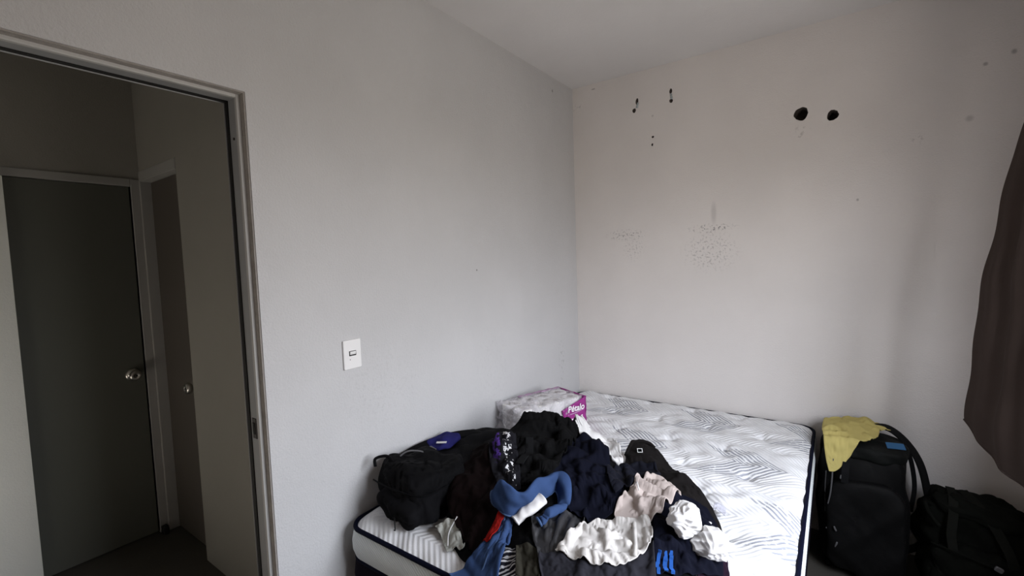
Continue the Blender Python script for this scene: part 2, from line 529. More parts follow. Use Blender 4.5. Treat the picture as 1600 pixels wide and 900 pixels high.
rk.add([(.0093, cy - .0125, cz - .001), (.0093, cy + .0125, cz - .001), (.0093, cy + .0125, cz + .0115), (.0093, cy - .0125, cz + .0115),
        (.0112, cy - .0125, cz + .000), (.0112, cy + .0125, cz + .000), (.0135, cy + .0125, cz + .0115), (.0135, cy - .0125, cz + .0115)],
       [(0, 3, 2, 1), (4, 5, 6, 7), (0, 1, 5, 4), (1, 2, 6, 5), (2, 3, 7, 6), (3, 0, 4, 7)])
rk.build('rocker', M_PLASTIC, sw, .0006)
V, F = lathe([(.0, 0), (.002, 0), (.0015, .0008), (0, .0008)], 8)
mesh('screw', xf(V, (.009, cy - .012, cz - .019), roty(math.pi / 2)), F, M_DARKMET, sw, True)

# ------------------------------------------------------------------ bed
BX0, BX1, BY0, BY1, MZ = .028, 1.428, -1.9635, -.022, .583
def quilt_material(name, side=False):
    m = mat(name, (.78, .785, .80), .85, spec=.15)
    nb = NB(m)
    X, Y, Z = nb.sep.outputs['X'], nb.sep.outputs['Y'], nb.sep.outputs['Z']
    if side:
        u = nb.m('ADD', nb.m('ADD', X, Y), nb.m('MULTIPLY', Z, 1.6))
        wob = nb.m('MULTIPLY', nb.noise(14, 2), .03)
        ph = nb.m('MULTIPLY', nb.m('ADD', u, wob), 2 * math.pi / .017)
        st = nb.m('SINE', ph)
        g = nb.ramp(st, .2, .9)
        c = nb.mix(nb.m('MULTIPLY', g, .40), (.74, .785, .79), (.42, .43, .45))
        h = st
    else:
        wob = nb.m('MULTIPLY', nb.m('SUBTRACT', nb.noise(6, 1), .5), .008)
        # zigzag along y, period P: nested arrow heads that point to +x
        P = .46
        yy = nb.m('ADD', Y, wob)
        tri = nb.m('ABSOLUTE', nb.m('SUBTRACT', nb.m('MODULO', nb.m('ADD', yy, 20 * P + .06), P), P / 2))
        s = nb.m('ADD', nb.m('ADD', X, nb.m('MULTIPLY', tri, .95)), wob)
        ph = nb.m('MULTIPLY', s, 2 * math.pi / .0250)
        st = nb.m('SINE', ph)
        line = nb.ramp(st, -.30, .30)
        # the printed arrow heads sit in staggered bands
        row = nb.m('FLOOR', nb.m('DIVIDE', nb.m('ADD', yy, 20 * P + .06), P))
        half = nb.m('MULTIPLY', nb.m('MODULO', row, 2.0), .25)
        band = nb.m('ABSOLUTE', nb.m('SUBTRACT', nb.m('MODULO', nb.m('ADD', nb.m('ADD', s, half), 10.0), .50), .25))
        bm_ = nb.ramp(band, .105, .115, 1.0, 0.0)
        core = nb.ramp(tri, .150, .165, 1.0, 0.0)
        dash = nb.ramp(nb.noise(40, 3, .6), .30, .46)
        dark = nb.m('MULTIPLY', nb.m('MULTIPLY', line, dash), nb.m('MULTIPLY', bm_, core))
        light = nb.m('MULTIPLY', nb.m('MULTIPLY', line, dash), .13)
        c = nb.mix(nb.m('MAXIMUM', nb.m('MULTIPLY', dark, .80), light), (.80, .805, .82), (.22, .235, .285))
        h = nb.m('MULTIPLY', st, -1.0)
    nb.nt.links.new(c, nb.b.inputs['Base Color'])
    nz = nb.noise(260, 3)
    hh = nb.m('ADD', h, nb.m('MULTIPLY', nz, .8))
    bp = nb.nt.nodes.new('ShaderNodeBump'); bp.inputs['Strength'].default_value = .40
    bp.inputs['Distance'].default_value = .0022
    nb.nt.links.new(hh, bp.inputs['Height']); nb.nt.links.new(bp.outputs[0], nb.b.inputs['Normal'])
    return m
M_QUILT = quilt_material('quilted_mattress_fabric')
M_QSIDE = quilt_material('ribbed_mattress_side', True)
M_NAVYPIPE = cloth('navy_piping', (.010, .013, .045), .1, .7)
M_BASE = cloth('black_base_fabric', (.012, .012, .016), .2, .9)
M_BORDER = cloth('dark_plum_border', (.020, .014, .028), .2, .8)

HX0, HY0, HD = -.10, -2.15, .006
HNX, HNY = 276, 362
HNX = 392
gx_, gy_ = np.meshgrid(HX0 + HD * np.arange(HNX), HY0 + HD * np.arange(HNY), indexing='ij')
TUFTS = []
for i in range(5):
    for j in range(8):
        TUFTS.append((BX0 + .16 + i * .265 + (.13 if j % 2 else 0) - .03, BY0 + .13 + j * .245))
TUFTS = [t for t in TUFTS if t[0] < BX1 - .09]
def mattress_z(x, y):
    ex = np.minimum(x - BX0, BX1 - x); ey = np.minimum(y - BY0, BY1 - y)
    r = .09
    dx = np.clip(1 - ex / r, 0, 2); dy = np.clip(1 - ey / r, 0, 2)
    d = np.sqrt(dx ** 2 + dy ** 2)
    z = MZ + .030 - .030 * np.clip(d, 0, 1) ** 2
    for k, (tx, ty) in enumerate(TUFTS):
        rr = np.hypot(x - tx, y - ty)
        th = np.arctan2(y - ty, x - tx)
        z = z - .017 * np.exp(-(rr / .026) ** 2) - .008 * np.exp(-(rr / .075) ** 2) \
            + .0026 * np.sin(5 * th + k) * np.exp(-((rr - .045) / .03) ** 2)
    return z
MG = GRF(77, .12)
def mattress_full(x, y):
    return mattress_z(x, y) + .0022 * MG(x, y)

bed = empty('mattress', (.728, -.99, .33), 'white quilted double mattress with grey arrow pattern and navy piping, pushed into the corner', 'mattress')
CRN = .07
def rr_outline(inset, k=10, step=.02):
    """closed outline of the mattress plan with rounded corners"""
    x0, x1, y0_, y1_ = BX0 + inset, BX1 - inset, BY0 + inset, BY1 - inset
    r = max(CRN - inset, .01)
    pts = []
    for (cx_, cy_, a0, nx, ny) in ((x1 - r, y1_ - r, 0, x0 + r, y1_), (x0 + r, y1_ - r, 90, x0, y0_ + r),
                                   (x0 + r, y0_ + r, 180, x1 - r, y0_), (x1 - r, y0_ + r, 270, x1, y1_ - r)):
        for i in range(k + 1):
            a = math.radians(a0 + 90 * i / k)
            pts.append((cx_ + r * math.cos(a), cy_ + r * math.sin(a)))
        p = np.array(pts[-1]); q = np.array((nx, ny)); L = np.linalg.norm(q - p); n = int(L / step)
        for i in range(1, n):
            pts.append(tuple(p + (q - p) * i / n))
    return np.array(pts)
# top panel: grid warped so the corners round off
nx_, ny_ = 230, 320
U, W = np.meshgrid(np.linspace(-1, 1, nx_), np.linspace(-1, 1, ny_), indexing='ij')
hx_, hy_ = (BX1 - BX0) / 2, (BY1 - BY0) / 2
cxm, cym = (BX0 + BX1) / 2, (BY0 + BY1) / 2
PX, PY = U * hx_, W * hy_
ox = np.clip(np.abs(PX) - (hx_ - CRN), 0, CRN); oy = np.clip(np.abs(PY) - (hy_ - CRN), 0, CRN)
mxo = np.maximum(ox, oy); ln = np.hypot(ox, oy); f_ = np.where(ln > 1e-9, mxo / np.maximum(ln, 1e-9), 1)
PX = np.sign(PX) * (np.abs(PX) - ox + ox * f_); PY = np.sign(PY) * (np.abs(PY) - oy + oy * f_)
PX += cxm; PY += cym
PZ = mattress_full(PX, PY)
V = np.stack([PX, PY, PZ], -1).reshape(-1, 3)
F = [(i * ny_ + j, (i + 1) * ny_ + j, (i + 1) * ny_ + j + 1, i * ny_ + j + 1) for i in range(nx_ - 1) for j in range(ny_ - 1)]
mesh('quilted_top', V, F, M_QUILT, bed, True)
def ring(zs_ins):
    """vertical skin through (z, inset) levels"""
    V, F = [], []
    n = None
    for (z, ins) in zs_ins:
        o_ = rr_outline(0); n = len(o_)
        c = np.array((cxm, cym)); d = o_ - c
        d = d / np.array((hx_, hy_))
        q = o_ - ins * np.sign(d) * np.clip((np.abs(d) - .9) / .1, 0, 1)
        V += [(x, y, z) for (x, y) in q]
    for j in range(len(zs_ins) - 1):
        for i in range(n):
            a, b_ = j * n + i, j * n + (i + 1) % n
            F.append((a, b_, b_ + n, a + n))
    return V, F
V, F = ring([(.465, .0), (.475, -.007), (.50, -.015), (.53, -.016), (.555, -.011), (.574, -.004), (.584, .002)])
mesh('side_panel', V, F[:], M_QSIDE, bed, True)
V, F = ring([(.33, .0), (.345, -.006), (.40, -.014), (.45, -.008), (.466, .0)])
mesh('lower_border', V, F, M_BORDER, bed, True)
for (nm_, zz, rr_) in (('top_piping', .5815, .0085), ('lower_piping', .466, .0075)):
    o_ = rr_outline(-.002)
    path = np.array([(x, y, zz) for (x, y) in o_] + [(o_[0][0], o_[0][1], zz)])
    V, F = sweep(path, circ(rr_, 10), caps=False)
    mesh(nm_, V, F, M_NAVYPIPE, bed, True)
bb = empty('bed_base', (.728, -.99, 0), 'black fabric bed base under the mattress', 'bed base')
MB().box(BX0 + .01, BX1 - .01, BY0 + .01, BY1 - .01, .07, .332).build('base_box', M_BASE, bb, .02)
for (a, b_) in ((BX0 + .08, BY0 + .08), (BX1 - .08, BY0 + .08), (BX0 + .08, BY1 - .08), (BX1 - .08, BY1 - .08), (BX0 + .08, cym), (BX1 - .08, cym)):
    V, F = lathe([(.022, 0), (.025, .005), (.03, .075)], 16)
    mesh('leg', xf(V, (a, b_, 0)), F, M_MATTBLACK, bb, True)

# ------------------------------------------------------------------ clothes: a small cloth solver on a height field
HEAPS = [  # x, y, height, rx, ry, angle
    (.42, -1.20, .230, .17, .18, 0), (.40, -1.42, .20, .20, .20, 0), (.68, -1.38, .16, .20, .24, .3),
    (.58, -1.62, .13, .24, .20, 0), (.78, -1.00, .095, .13, .19, .7), (.50, -.98, .085, .13, .15, 0), (1.02, -1.22, .075, .16, .20, .3),
    (.93, -1.48, .11, .20, .18, 0), (1.10, -1.60, .085, .13, .22, 0), (.86, -1.76, .10, .30, .16, 0),
    (.36, -1.68, .12, .14, .16, 0), (.56, -1.08, .12, .13, .12, 0)]
def heap(x, y):
    s = np.zeros_like(np.asarray(x, float))
    for (cx, cy, h, rx, ry, a) in HEAPS:
        c, n = math.cos(a), math.sin(a)
        u = ((x - cx) * c + (y - cy) * n) / rx; v = (-(x - cx) * n + (y - cy) * c) / ry
        q = np.clip(1 - (u * u + v * v) / 2.2, 0, 1)
        s = s + (h * q ** 1.3) ** 3
    return s ** (1 / 3.)
NETS = {
    'black_trousers': [[(0.189, -1.506), (0.431, -1.452), (0.572, -1.275), (0.781, -1.223), (0.953, -1.187)], [(0.375, -1.765), (0.52, -1.623), (0.725, -1.554), (0.918, -1.496), (1.088, -1.411)], [(0.446, -1.862), (0.636, -1.821), (0.815, -1.759), (0.981, -1.704), (1.173, -1.587)], [(0.653, -1.959), (0.793, -1.942), (0.925, -1.921), (1.051, -1.875), (1.225, -1.734)]],
    'dark_shirt': [[(0.503, -1.194), (0.523, -1.105), (0.488, -0.915)], [(0.537, -1.246), (0.562, -1.163), (0.608, -1.115)], [(0.579, -1.31), (0.623, -1.257), (0.696, -1.297)]],
    'white_shirt': [[(0.526, -1.092), (0.516, -0.929), (0.588, -0.884), (0.655, -0.923)], [(0.579, -1.141), (0.6, -1.018), (0.635, -0.938), (0.742, -1.059)], [(0.682, -1.256), (0.671, -1.106), (0.718, -1.089), (0.781, -1.129)], [(0.756, -1.351), (0.776, -1.308), (0.793, -1.24), (0.787, -1.143)]],
    'black_shirt': [[(0.778, -1.09), (0.773, -0.984), (0.807, -0.928), (0.861, -0.914)], [(0.814, -1.205), (0.856, -1.093), (0.891, -0.973), (0.987, -1.061)], [(0.917, -1.402), (0.937, -1.217), (1.014, -1.158), (1.083, -1.165)], [(0.996, -1.526), (1.047, -1.417), (1.094, -1.286), (1.157, -1.257)], [(1.051, -1.625), (1.108, -1.555), (1.152, -1.423), (1.212, -1.346)], [(1.081, -1.711), (1.135, -1.65), (1.186, -1.567), (1.237, -1.443)]],
    'brown_jacket': [[(0.293, -1.694), (0.229, -1.485), (0.351, -1.48), (0.436, -1.46)], [(0.312, -1.728), (0.358, -1.635), (0.448, -1.588), (0.532, -1.577)], [(0.412, -1.816), (0.481, -1.765), (0.567, -1.746), (0.644, -1.751)], [(0.515, -1.867), (0.591, -1.883), (0.646, -1.876), (0.678, -1.851)], [(0.602, -1.906), (0.641, -1.922), (0.676, -1.915), (0.696, -1.896)]],
    'grey_trousers': [[(0.715, -1.752), (0.778, -1.674), (0.849, -1.614)], [(0.751, -1.801), (0.814, -1.766), (0.88, -1.735)], [(0.789, -1.845), (0.837, -1.829), (0.886, -1.801)], [(0.825, -1.883), (0.861, -1.872), (0.894, -1.848)]],
    'charcoal_trousers': [[(0.817, -1.87), (0.882, -1.841), (0.963, -1.798), (1.037, -1.745), (1.092, -1.677)], [(0.833, -1.896), (0.897, -1.868), (0.982, -1.841), (1.055, -1.793), (1.114, -1.735)], [(0.872, -1.933), (0.922, -1.915), (1.003, -1.887), (1.075, -1.846), (1.136, -1.795)]],
    'navy_shirt': [[(0.566, -1.433), (0.573, -1.248), (0.623, -1.101), (0.68, -1.086)], [(0.594, -1.525), (0.661, -1.436), (0.761, -1.391), (0.829, -1.363)], [(0.713, -1.57), (0.763, -1.528), (0.833, -1.493), (0.907, -1.445)], [(0.787, -1.632), (0.836, -1.601), (0.892, -1.571), (0.926, -1.528)], [(0.832, -1.655), (0.871, -1.65), (0.9, -1.615), (0.92, -1.578)]],
    'navy_trousers': [[(0.82, -1.388), (0.816, -1.16), (0.909, -1.115)], [(0.849, -1.445), (0.864, -1.265), (0.958, -1.205)], [(0.9, -1.498), (0.919, -1.408), (0.936, -1.273)]],
    'track_top': [[(1.039, -1.448), (1.053, -1.323), (1.101, -1.296), (1.153, -1.297)], [(1.054, -1.56), (1.09, -1.493), (1.138, -1.403), (1.207, -1.364)], [(1.09, -1.671), (1.127, -1.623), (1.173, -1.587), (1.236, -1.473)], [(1.111, -1.775), (1.159, -1.734), (1.21, -1.67), (1.261, -1.592)]],
    'plum_shorts': [[(1.199, -1.577), (1.22, -1.512), (1.246, -1.47)], [(1.203, -1.641), (1.232, -1.589), (1.266, -1.541)], [(1.215, -1.704), (1.246, -1.657), (1.28, -1.605)]],
    'beige_trousers': [[(0.926, -1.421), (0.932, -1.262), (0.999, -1.242), (1.061, -1.279)], [(0.926, -1.528), (0.971, -1.455), (1.015, -1.385), (1.076, -1.351)], [(0.929, -1.579), (0.986, -1.556), (1.034, -1.544), (1.072, -1.487)], [(0.952, -1.607), (0.994, -1.607), (1.04, -1.592), (1.069, -1.556)]],
    'cream_sweatshirt': [[(0.868, -1.75), (0.875, -1.658), (0.92, -1.611), (0.985, -1.583), (1.038, -1.574)], [(0.866, -1.811), (0.912, -1.756), (0.954, -1.69), (1.007, -1.642), (1.064, -1.604)], [(0.861, -1.849), (0.924, -1.822), (0.985, -1.782), (1.039, -1.726), (1.079, -1.649)], [(0.888, -1.852), (0.954, -1.842), (1.011, -1.82), (1.058, -1.775), (1.085, -1.701)]],
    'black_top': [[(0.336, -1.358), (0.372, -1.241), (0.457, -1.155), (0.533, -1.081)], [(0.392, -1.507), (0.453, -1.4), (0.528, -1.296), (0.586, -1.174)], [(0.472, -1.59), (0.536, -1.517), (0.614, -1.454), (0.654, -1.381)], [(0.572, -1.656), (0.635, -1.634), (0.667, -1.581), (0.676, -1.503)]],
    'printed_shirt': [[(0.336, -1.469), (0.375, -1.444), (0.447, -1.448)], [(0.391, -1.558), (0.442, -1.531), (0.496, -1.512)], [(0.466, -1.632), (0.509, -1.608), (0.551, -1.575)], [(0.551, -1.705), (0.591, -1.699), (0.614, -1.66)]],
    'jeans_leg': [[(0.613, -1.789), (0.632, -1.779), (0.659, -1.774)], [(0.629, -1.854), (0.663, -1.851), (0.698, -1.852)], [(0.599, -1.915), (0.662, -1.917), (0.715, -1.916)], [(0.567, -1.991), (0.656, -1.983), (0.738, -1.972)]],
    'red_cloth': [[(0.614, -1.788), (0.625, -1.78), (0.642, -1.786)], [(0.612, -1.832), (0.632, -1.836), (0.649, -1.839)], [(0.615, -1.876), (0.631, -1.883), (0.645, -1.881)]],
    'white_top': [[(0.389, -1.864), (0.425, -1.838), (0.464, -1.828)], [(0.434, -1.881), (0.468, -1.86), (0.517, -1.87)], [(0.488, -1.914), (0.514, -1.899), (0.559, -1.9)]],
    'striped_shirt': [[(0.681, -1.876), (0.709, -1.87), (0.738, -1.868)], [(0.7, -1.908), (0.732, -1.907), (0.764, -1.898)], [(0.726, -1.95), (0.757, -1.942), (0.792, -1.935)]],
    'khaki_shirt': [[(0.73, -1.862), (0.76, -1.851), (0.8, -1.848)], [(0.754, -1.898), (0.79, -1.89), (0.825, -1.883)], [(0.78, -1.936), (0.813, -1.927), (0.851, -1.918)]],
    'grey_lace': [[(1.165, -1.23), (1.182, -1.211), (1.201, -1.22)], [(1.169, -1.272), (1.188, -1.262), (1.208, -1.26)]],
    'POINTS': [[(0.582, -1.747), (0.631, -1.741), (0.667, -1.708), (0.686, -1.639), (0.705, -1.584), (0.736, -1.573), (0.764, -1.607), (0.776, -1.665), (0.775, -1.731), (0.757, -1.767)], [(0.685, -1.796), (0.698, -1.771), (0.714, -1.741), (0.729, -1.701)], [(0.513, -1.444), (0.534, -1.481), (0.545, -1.53), (0.556, -1.582)], [(1.149, -1.567), (1.22, -1.56)], [(0.829, -1.056), (1.165, -1.323), (1.19, -1.365), (0.643, -1.504)], [(0.254, -1.944), (0.301, -1.97), (0.33, -2.001)], [(0.462, -1.83), (0.458, -1.868), (0.483, -1.903)]],
}
LEG_LOW = [(0.593, -1.769, 0.704), (0.628, -1.785, 0.7), (0.66, -1.789, 0.699), (0.688, -1.749, 0.714), (0.706, -1.673, 0.723), (0.712, -1.605, 0.729), (0.734, -1.608, 0.723), (0.751, -1.63, 0.715), (0.762, -1.671, 0.712), (0.758, -1.718, 0.712), (0.748, -1.765, 0.707)]
LEG_TOP = [(0.581, -1.779, 0.767), (0.628, -1.785, 0.805), (0.666, -1.785, 0.798), (0.699, -1.741, 0.796), (0.712, -1.669, 0.801), (0.725, -1.597, 0.796), (0.766, -1.589, 0.788), (0.786, -1.61, 0.757), (0.794, -1.653, 0.726), (0.789, -1.722, 0.715), (0.769, -1.775, 0.707)]

H = mattress_full(np.clip(gx_, BX0, BX1), np.clip(gy_, BY0, BY1))
out = (gx_ < BX0 - .004) | (gx_ > BX1 + .004) | (gy_ < BY0 - .004) | (gy_ > BY1 + .004)
H = np.where(out, .05, H)
H = np.maximum(H, MZ + .02 + heap(gx_, gy_))
def sampH(x, y, A=None):
    A = H if A is None else A
    u = np.clip((x - HX0) / HD, 0, HNX - 1.001); v = np.clip((y - HY0) / HD, 0, HNY - 1.001)
    i = u.astype(int); j = v.astype(int); fu = u - i; fv = v - j
    return (A[i, j] * (1 - fu) * (1 - fv) + A[i + 1, j] * fu * (1 - fv) + A[i, j + 1] * (1 - fu) * fv + A[i + 1, j + 1] * fu * fv)
def blur(A, n=1):
    for _ in range(n):
        B = np.pad(A, 1, mode='edge')
        A = (4 * B[1:-1, 1:-1] + 2 * (B[:-2, 1:-1] + B[2:, 1:-1] + B[1:-1, :-2] + B[1:-1, 2:]) + B[:-2, :-2] + B[2:, :-2] + B[:-2, 2:] + B[2:, 2:]) / 16
    return A
def splat(X, th=.003):
    """raise the height field to the settled cloth"""
    global H
    k = 4
    def upx(A):
        n = A.shape[0]; t = np.linspace(0, n - 1, (n - 1) * k + 1); i = np.minimum(t.astype(int), n - 2); f = (t - i)[:, None, None]
        return A[i] * (1 - f) + A[i + 1] * f
    Y = upx(X); Y = upx(Y.transpose(1, 0, 2)).transpose(1, 0, 2)
    N = H.copy()
    ii = np.clip(np.round((Y[..., 0] - HX0) / HD).astype(int), 0, HNX - 1); jj = np.clip(np.round((Y[..., 1] - HY0) / HD).astype(int), 0, HNY - 1)
    np.maximum.at(N, (ii.ravel(), jj.ravel()), (Y[..., 2] + th).ravel())
    raised = N > H
    B = blur(N, 1)
    H = np.where(raised, np.maximum(B, H), H)

def settle(net, shape, ex=(.2, .2), seed=1, lam=.07, dirn=None, spread=3.14, amp=.012, steps=110, bend=.25, hold=.25, lift=.004, inner=.015, grav=.018, extra=None):
    """net: rows of plan positions (x, y). The patch is cut larger than its plan by ex, then settles and buckles."""
    net = np.asarray(net, float)
    nu, nv = shape
    A = np.stack([catmull(net[:, j], nu) for j in range(net.shape[1])], 1)
    P = np.stack([catmull(A[i], nv) for i in range(nu)], 0)
    g = GRF(seed, lam, 16, dirn, spread)
    x, y = P[..., 0], P[..., 1]
    X = np.dstack([x, y, sampH(x, y) + lift + amp * (1.1 + g(x, y))])
    if extra is not None:
        X[..., 2] += extra(np.linspace(0, 1, nu)[:, None], np.linspace(0, 1, nv)[None, :])
    T = P.copy()
    base = np.dstack([x, y, blur(sampH(x, y), 2)])
    def dist(A, du, dv):
        a = A[max(0, -du):nu - max(0, du), max(0, -dv):nv - max(0, dv)]
        b_ = A[max(0, du):nu - max(0, -du), max(0, dv):nv - max(0, -dv)]
        return a, b_
    gm = GRF(seed + 50, .18)
    mod = 1 + .35 * gm(x, y)
    cons = []
    for (du, dv, st) in ((1, 0, 1.), (0, 1, 1.), (1, 1, .7), (1, -1, .7), (2, 0, bend), (0, 2, bend), (3, 3, bend * .25), (3, -3, bend * .25), (4, 0, bend * .15), (0, 4, bend * .15)):
        a, b_ = dist(base, du, dv)
        L = np.linalg.norm(a - b_, axis=-1)
        e = (ex[0] * abs(du) + ex[1] * abs(dv)) / (abs(du) + abs(dv))
        ma, mb = dist(mod[..., None], du, dv)
        e = e * np.clip((ma + mb)[..., 0] / 2, .2, 2)
        soft = abs(du) > 1 or abs(dv) > 1
        cons.append((du, dv, st, L * (1 + e * (.55 if soft else 1)), soft))
    edge = np.zeros((nu, nv, 1), bool); edge[0] = edge[-1] = True; edge[:, 0] = edge[:, -1] = True
    pull = np.where(edge, hold, inner)
    cell = float(np.mean(np.linalg.norm(base[1:] - base[:-1], axis=-1)) + np.mean(np.linalg.norm(base[:, 1:] - base[:, :-1], axis=-1))) / 2
    gz = grav * cell
    Xp = X.copy()
    for it in range(steps):
        v = (X - Xp) * .90
        v = np.clip(v, -.004, .004)
        Xp = X.copy()
        X = X + v; X[..., 2] -= gz
        for sub in range(5):
            D = np.zeros_like(X); C = np.zeros((nu, nv, 1))
            for (du, dv, st, L, soft) in cons:
                a, b_ = dist(X, du, dv)
                d = b_ - a; l = np.linalg.norm(d, axis=-1) + 1e-9
                err = (l - L) / l
                if soft:
                    err = np.minimum(err, 0)
                c = .5 * st * err[..., None] * d
                sa = (slice(max(0, -du), nu - max(0, du)), slice(max(0, -dv), nv - max(0, dv)))
                sb = (slice(max(0, du), nu - max(0, -du)), slice(max(0, dv), nv - max(0, -dv)))
                w_ = st * (err < 0)[..., None] if soft else st
                D[sa] += c; D[sb] -= c; C[sa] += w_; C[sb] += w_
            X = X + D / np.maximum(C, 1e-6) * 1.6
            X[..., :2] += (T - X[..., :2]) * pull * .5
            hz = sampH(X[..., 0], X[..., 1]) + lift
            low = X[..., 2] < hz
            X[..., 2] = np.where(low, hz, X[..., 2])
            X[..., :2] = np.where(low[..., None], X[..., :2] * .6 + Xp[..., :2] * .4, X[..., :2])
    return X

def garment(name, X, m, parent=None, thick=.0035, sub=1, hem=0.0, offset=1.0):
    nu, nv, _ = X.shape
    V = X.reshape(-1, 3)
    F = [(i * nv + j, (i + 1) * nv + j, (i + 1) * nv + j + 1, i * nv + j + 1) for i in range(nu - 1) for j in range(nv - 1)]
    o = mesh(name, V, F, m, parent, True)
    # make the outside face upward
    if len(o.data.polygons):
        nz = sum(p.normal.z * p.area for p in o.data.polygons)
        if nz < 0:
            o.data.flip_normals()
    s = o.modifiers.new('cloth thickness', 'SOLIDIFY'); s.thickness = thick; s.offset = offset
    ss = o.modifiers.new('smooth', 'SUBSURF'); ss.levels = sub; ss.render_levels = sub
    return o

def hem_roll(name, pts, r, m, parent):
    V, F = sweep(catmull(pts, max(12, len(pts) * 2)), circ(r, 8))
    return mesh(name, V, F, m, parent, True)

M_BLACK = cloth('black_jersey', (.009, .009, .010), .3)
M_BLACK2 = cloth('washed_black_cotton', (.016, .016, .017), .25)
M_BROWN = cloth('dark_brown_fleece', (.016, .008, .008), .35)
M_MAROON = cloth('dark_maroon_cotton', (.026, .013, .013), .3)
M_NAVY = cloth('navy_cotton', (.014, .016, .034), .25)
M_NAVY2 = cloth('dark_navy_polyester', (.011, .013, .030), .2, rough=.8, spec=.15)
M_BLKBRN = cloth('faded_black_cotton', (.032, .028, .028), .25)
M_GREYNY = cloth('dark_grey_nylon', (.026, .026, .029), .15, rough=.55, spec=.35, raw=True)
M_CHAR = cloth('charcoal_cotton', (.022, .022, .028), .2, raw=True)
M_WHITE = cloth('white_cotton', (.66, .65, .645), .05)
M_CREAM = cloth('cream_fleece', (.545, .525, .505), .05)
M_BEIGE = cloth('pinkish_beige_cotton', (.43, .37, .345), .06)
M_DENIM = cloth('blue_denim', (.032, .060, .145), .30, bump=.4, bscale=1200)
M_DENIMHEM = cloth('faded_denim_seam', (.065, .11, .22), .3)
M_RED = cloth('red_jersey', (.25, .010, .008), .15)
M_PLUM = cloth('dark_plum_cotton', (.045, .022, .045), .2)
M_KHAKI = cloth('dark_khaki_cotton', (.028, .026, .020), .2, raw=True)
M_SHEER = cloth('thin_white_cotton', (.40, .41, .38), .1)
M_LACE = cloth('grey_lace', (.40, .40, .45), .4, bump=1.0, bscale=250)
M_BLUESTR = cloth('bright_blue_tape', (.022, .095, .36), .1, rough=.7)
M_LABEL = mat('woven_label', (.62, .62, .62), .8)
M_STRAPG = cloth('dark_grey_webbing', (.030, .031, .034), .1)

def print_material(name):
    """black jersey printed with a purple column and broken white lettering"""
    m = cloth(name, (.012, .012, .014), .2)
    nb = NB(m)
    X, Y = nb.sep.outputs['X'], nb.sep.outputs['Y']
    (ax, ay), (bx, by) = NETS['printed_shirt'][0][1], NETS['printed_shirt'][3][1]
    dx, dy = bx - ax, by - ay
    L = math.hypot(dx, dy); dx /= L; dy /= L
    rx, ry = nb.m('SUBTRACT', X, ax), nb.m('SUBTRACT', Y, ay)
    t = nb.m('ADD', nb.m('MULTIPLY', rx, dx), nb.m('MULTIPLY', ry, dy))
    s = nb.m('ADD', nb.m('MULTIPLY', rx, -dy), nb.m('MULTIPLY', ry, dx))   # + = right-hand side
    def band(v, c, w):
        return nb.ramp(nb.m('ABSOLUTE', nb.m('SUBTRACT', v, c)), w * .8, w, 1.0, 0.0)
    n1 = nb.ramp(nb.noise(55, 2), .50, .53); n2 = nb.ramp(nb.noise(48, 3, .7), .55, .58)
    pur = nb.m('MULTIPLY', nb.m('MULTIPLY', band(s, -.030, .016), band(t, .09, .085)), n1)
    whi = nb.m('MULTIPLY', nb.m('MULTIPLY', band(s, .012, .018), band(t, .17, .15)), n2)
    c = nb.mix(nb.m('MULTIPLY', pur, .9), (.011, .011, .014), (.075, .035, .22))
    c = nb.mix(whi, c, (.66, .66, .68))
    nb.nt.links.new(c, nb.b.inputs['Base Color'])
    return m
M_PRINT = print_material('printed_black_jersey')

def stripe_material():
    m = cloth('black_white_stripe_knit', (.012, .012, .016), .1)
    nb = NB(m)
    ph = nb.m('MULTIPLY', nb.m('SUBTRACT', nb.m('MULTIPLY', nb.sep.outputs['Y'], .82), nb.m('MULTIPLY', nb.sep.outputs['X'], .57)), 2 * math.pi / .0105)
    c = nb.mix(nb.ramp(nb.m('SINE', ph), .1, .4), (.014, .014, .02), (.50, .50, .52))
    nb.nt.links.new(c, nb.b.inputs['Base Color'])
    return m
M_STRIPE = stripe_material()

def piece(key, name, m, shape, label, cat, splat_it=True, **kw):
    X = settle(NETS[key], shape, **kw)
    o = garment(name, X, m)
    if splat_it:
        splat(X, .004)
    tag(o, label, cat)
    return o, X

piece('black_trousers', 'black_trousers', M_BLACK, (50, 60), 'black trousers spread flat at the very bottom of the clothes pile', 'trousers', ex=(.08, .08), seed=3, lam=.10, amp=.008, steps=50)
piece('white_top', 'white_undershirt', M_SHEER, (24, 22), 'thin white undershirt corner showing below the brown jacket at the left end of the pile', 'shirt', ex=(.3, .25), seed=4, lam=.035, amp=.008)
piece('striped_shirt', 'striped_shirt', M_STRIPE, (24, 16), 'black and white striped shirt corner beside the lower leg of the jeans', 'shirt', ex=(.12, .12), seed=5, lam=.05)
piece('khaki_shirt', 'khaki_shirt', M_KHAKI, (24, 16), 'dark khaki shirt corner between the striped shirt and the charcoal trousers', 'shirt', ex=(.1, .15), seed=6, lam=.06)
piece('dark_shirt', 'maroon_shirt', M_MAROON, (24, 24), 'dark maroon shirt lump in front of the toilet paper pack', 'shirt', ex=(.25, .2), seed=7, lam=.06)
o, X = piece('white_shirt', 'white_shirt', M_WHITE, (40, 36), 'white shirt with gathered cuff at the back of the pile beside the toilet paper', 'shirt', ex=(.22, .20), seed=8, lam=.075, dirn=2.2, spread=.7, amp=.014)
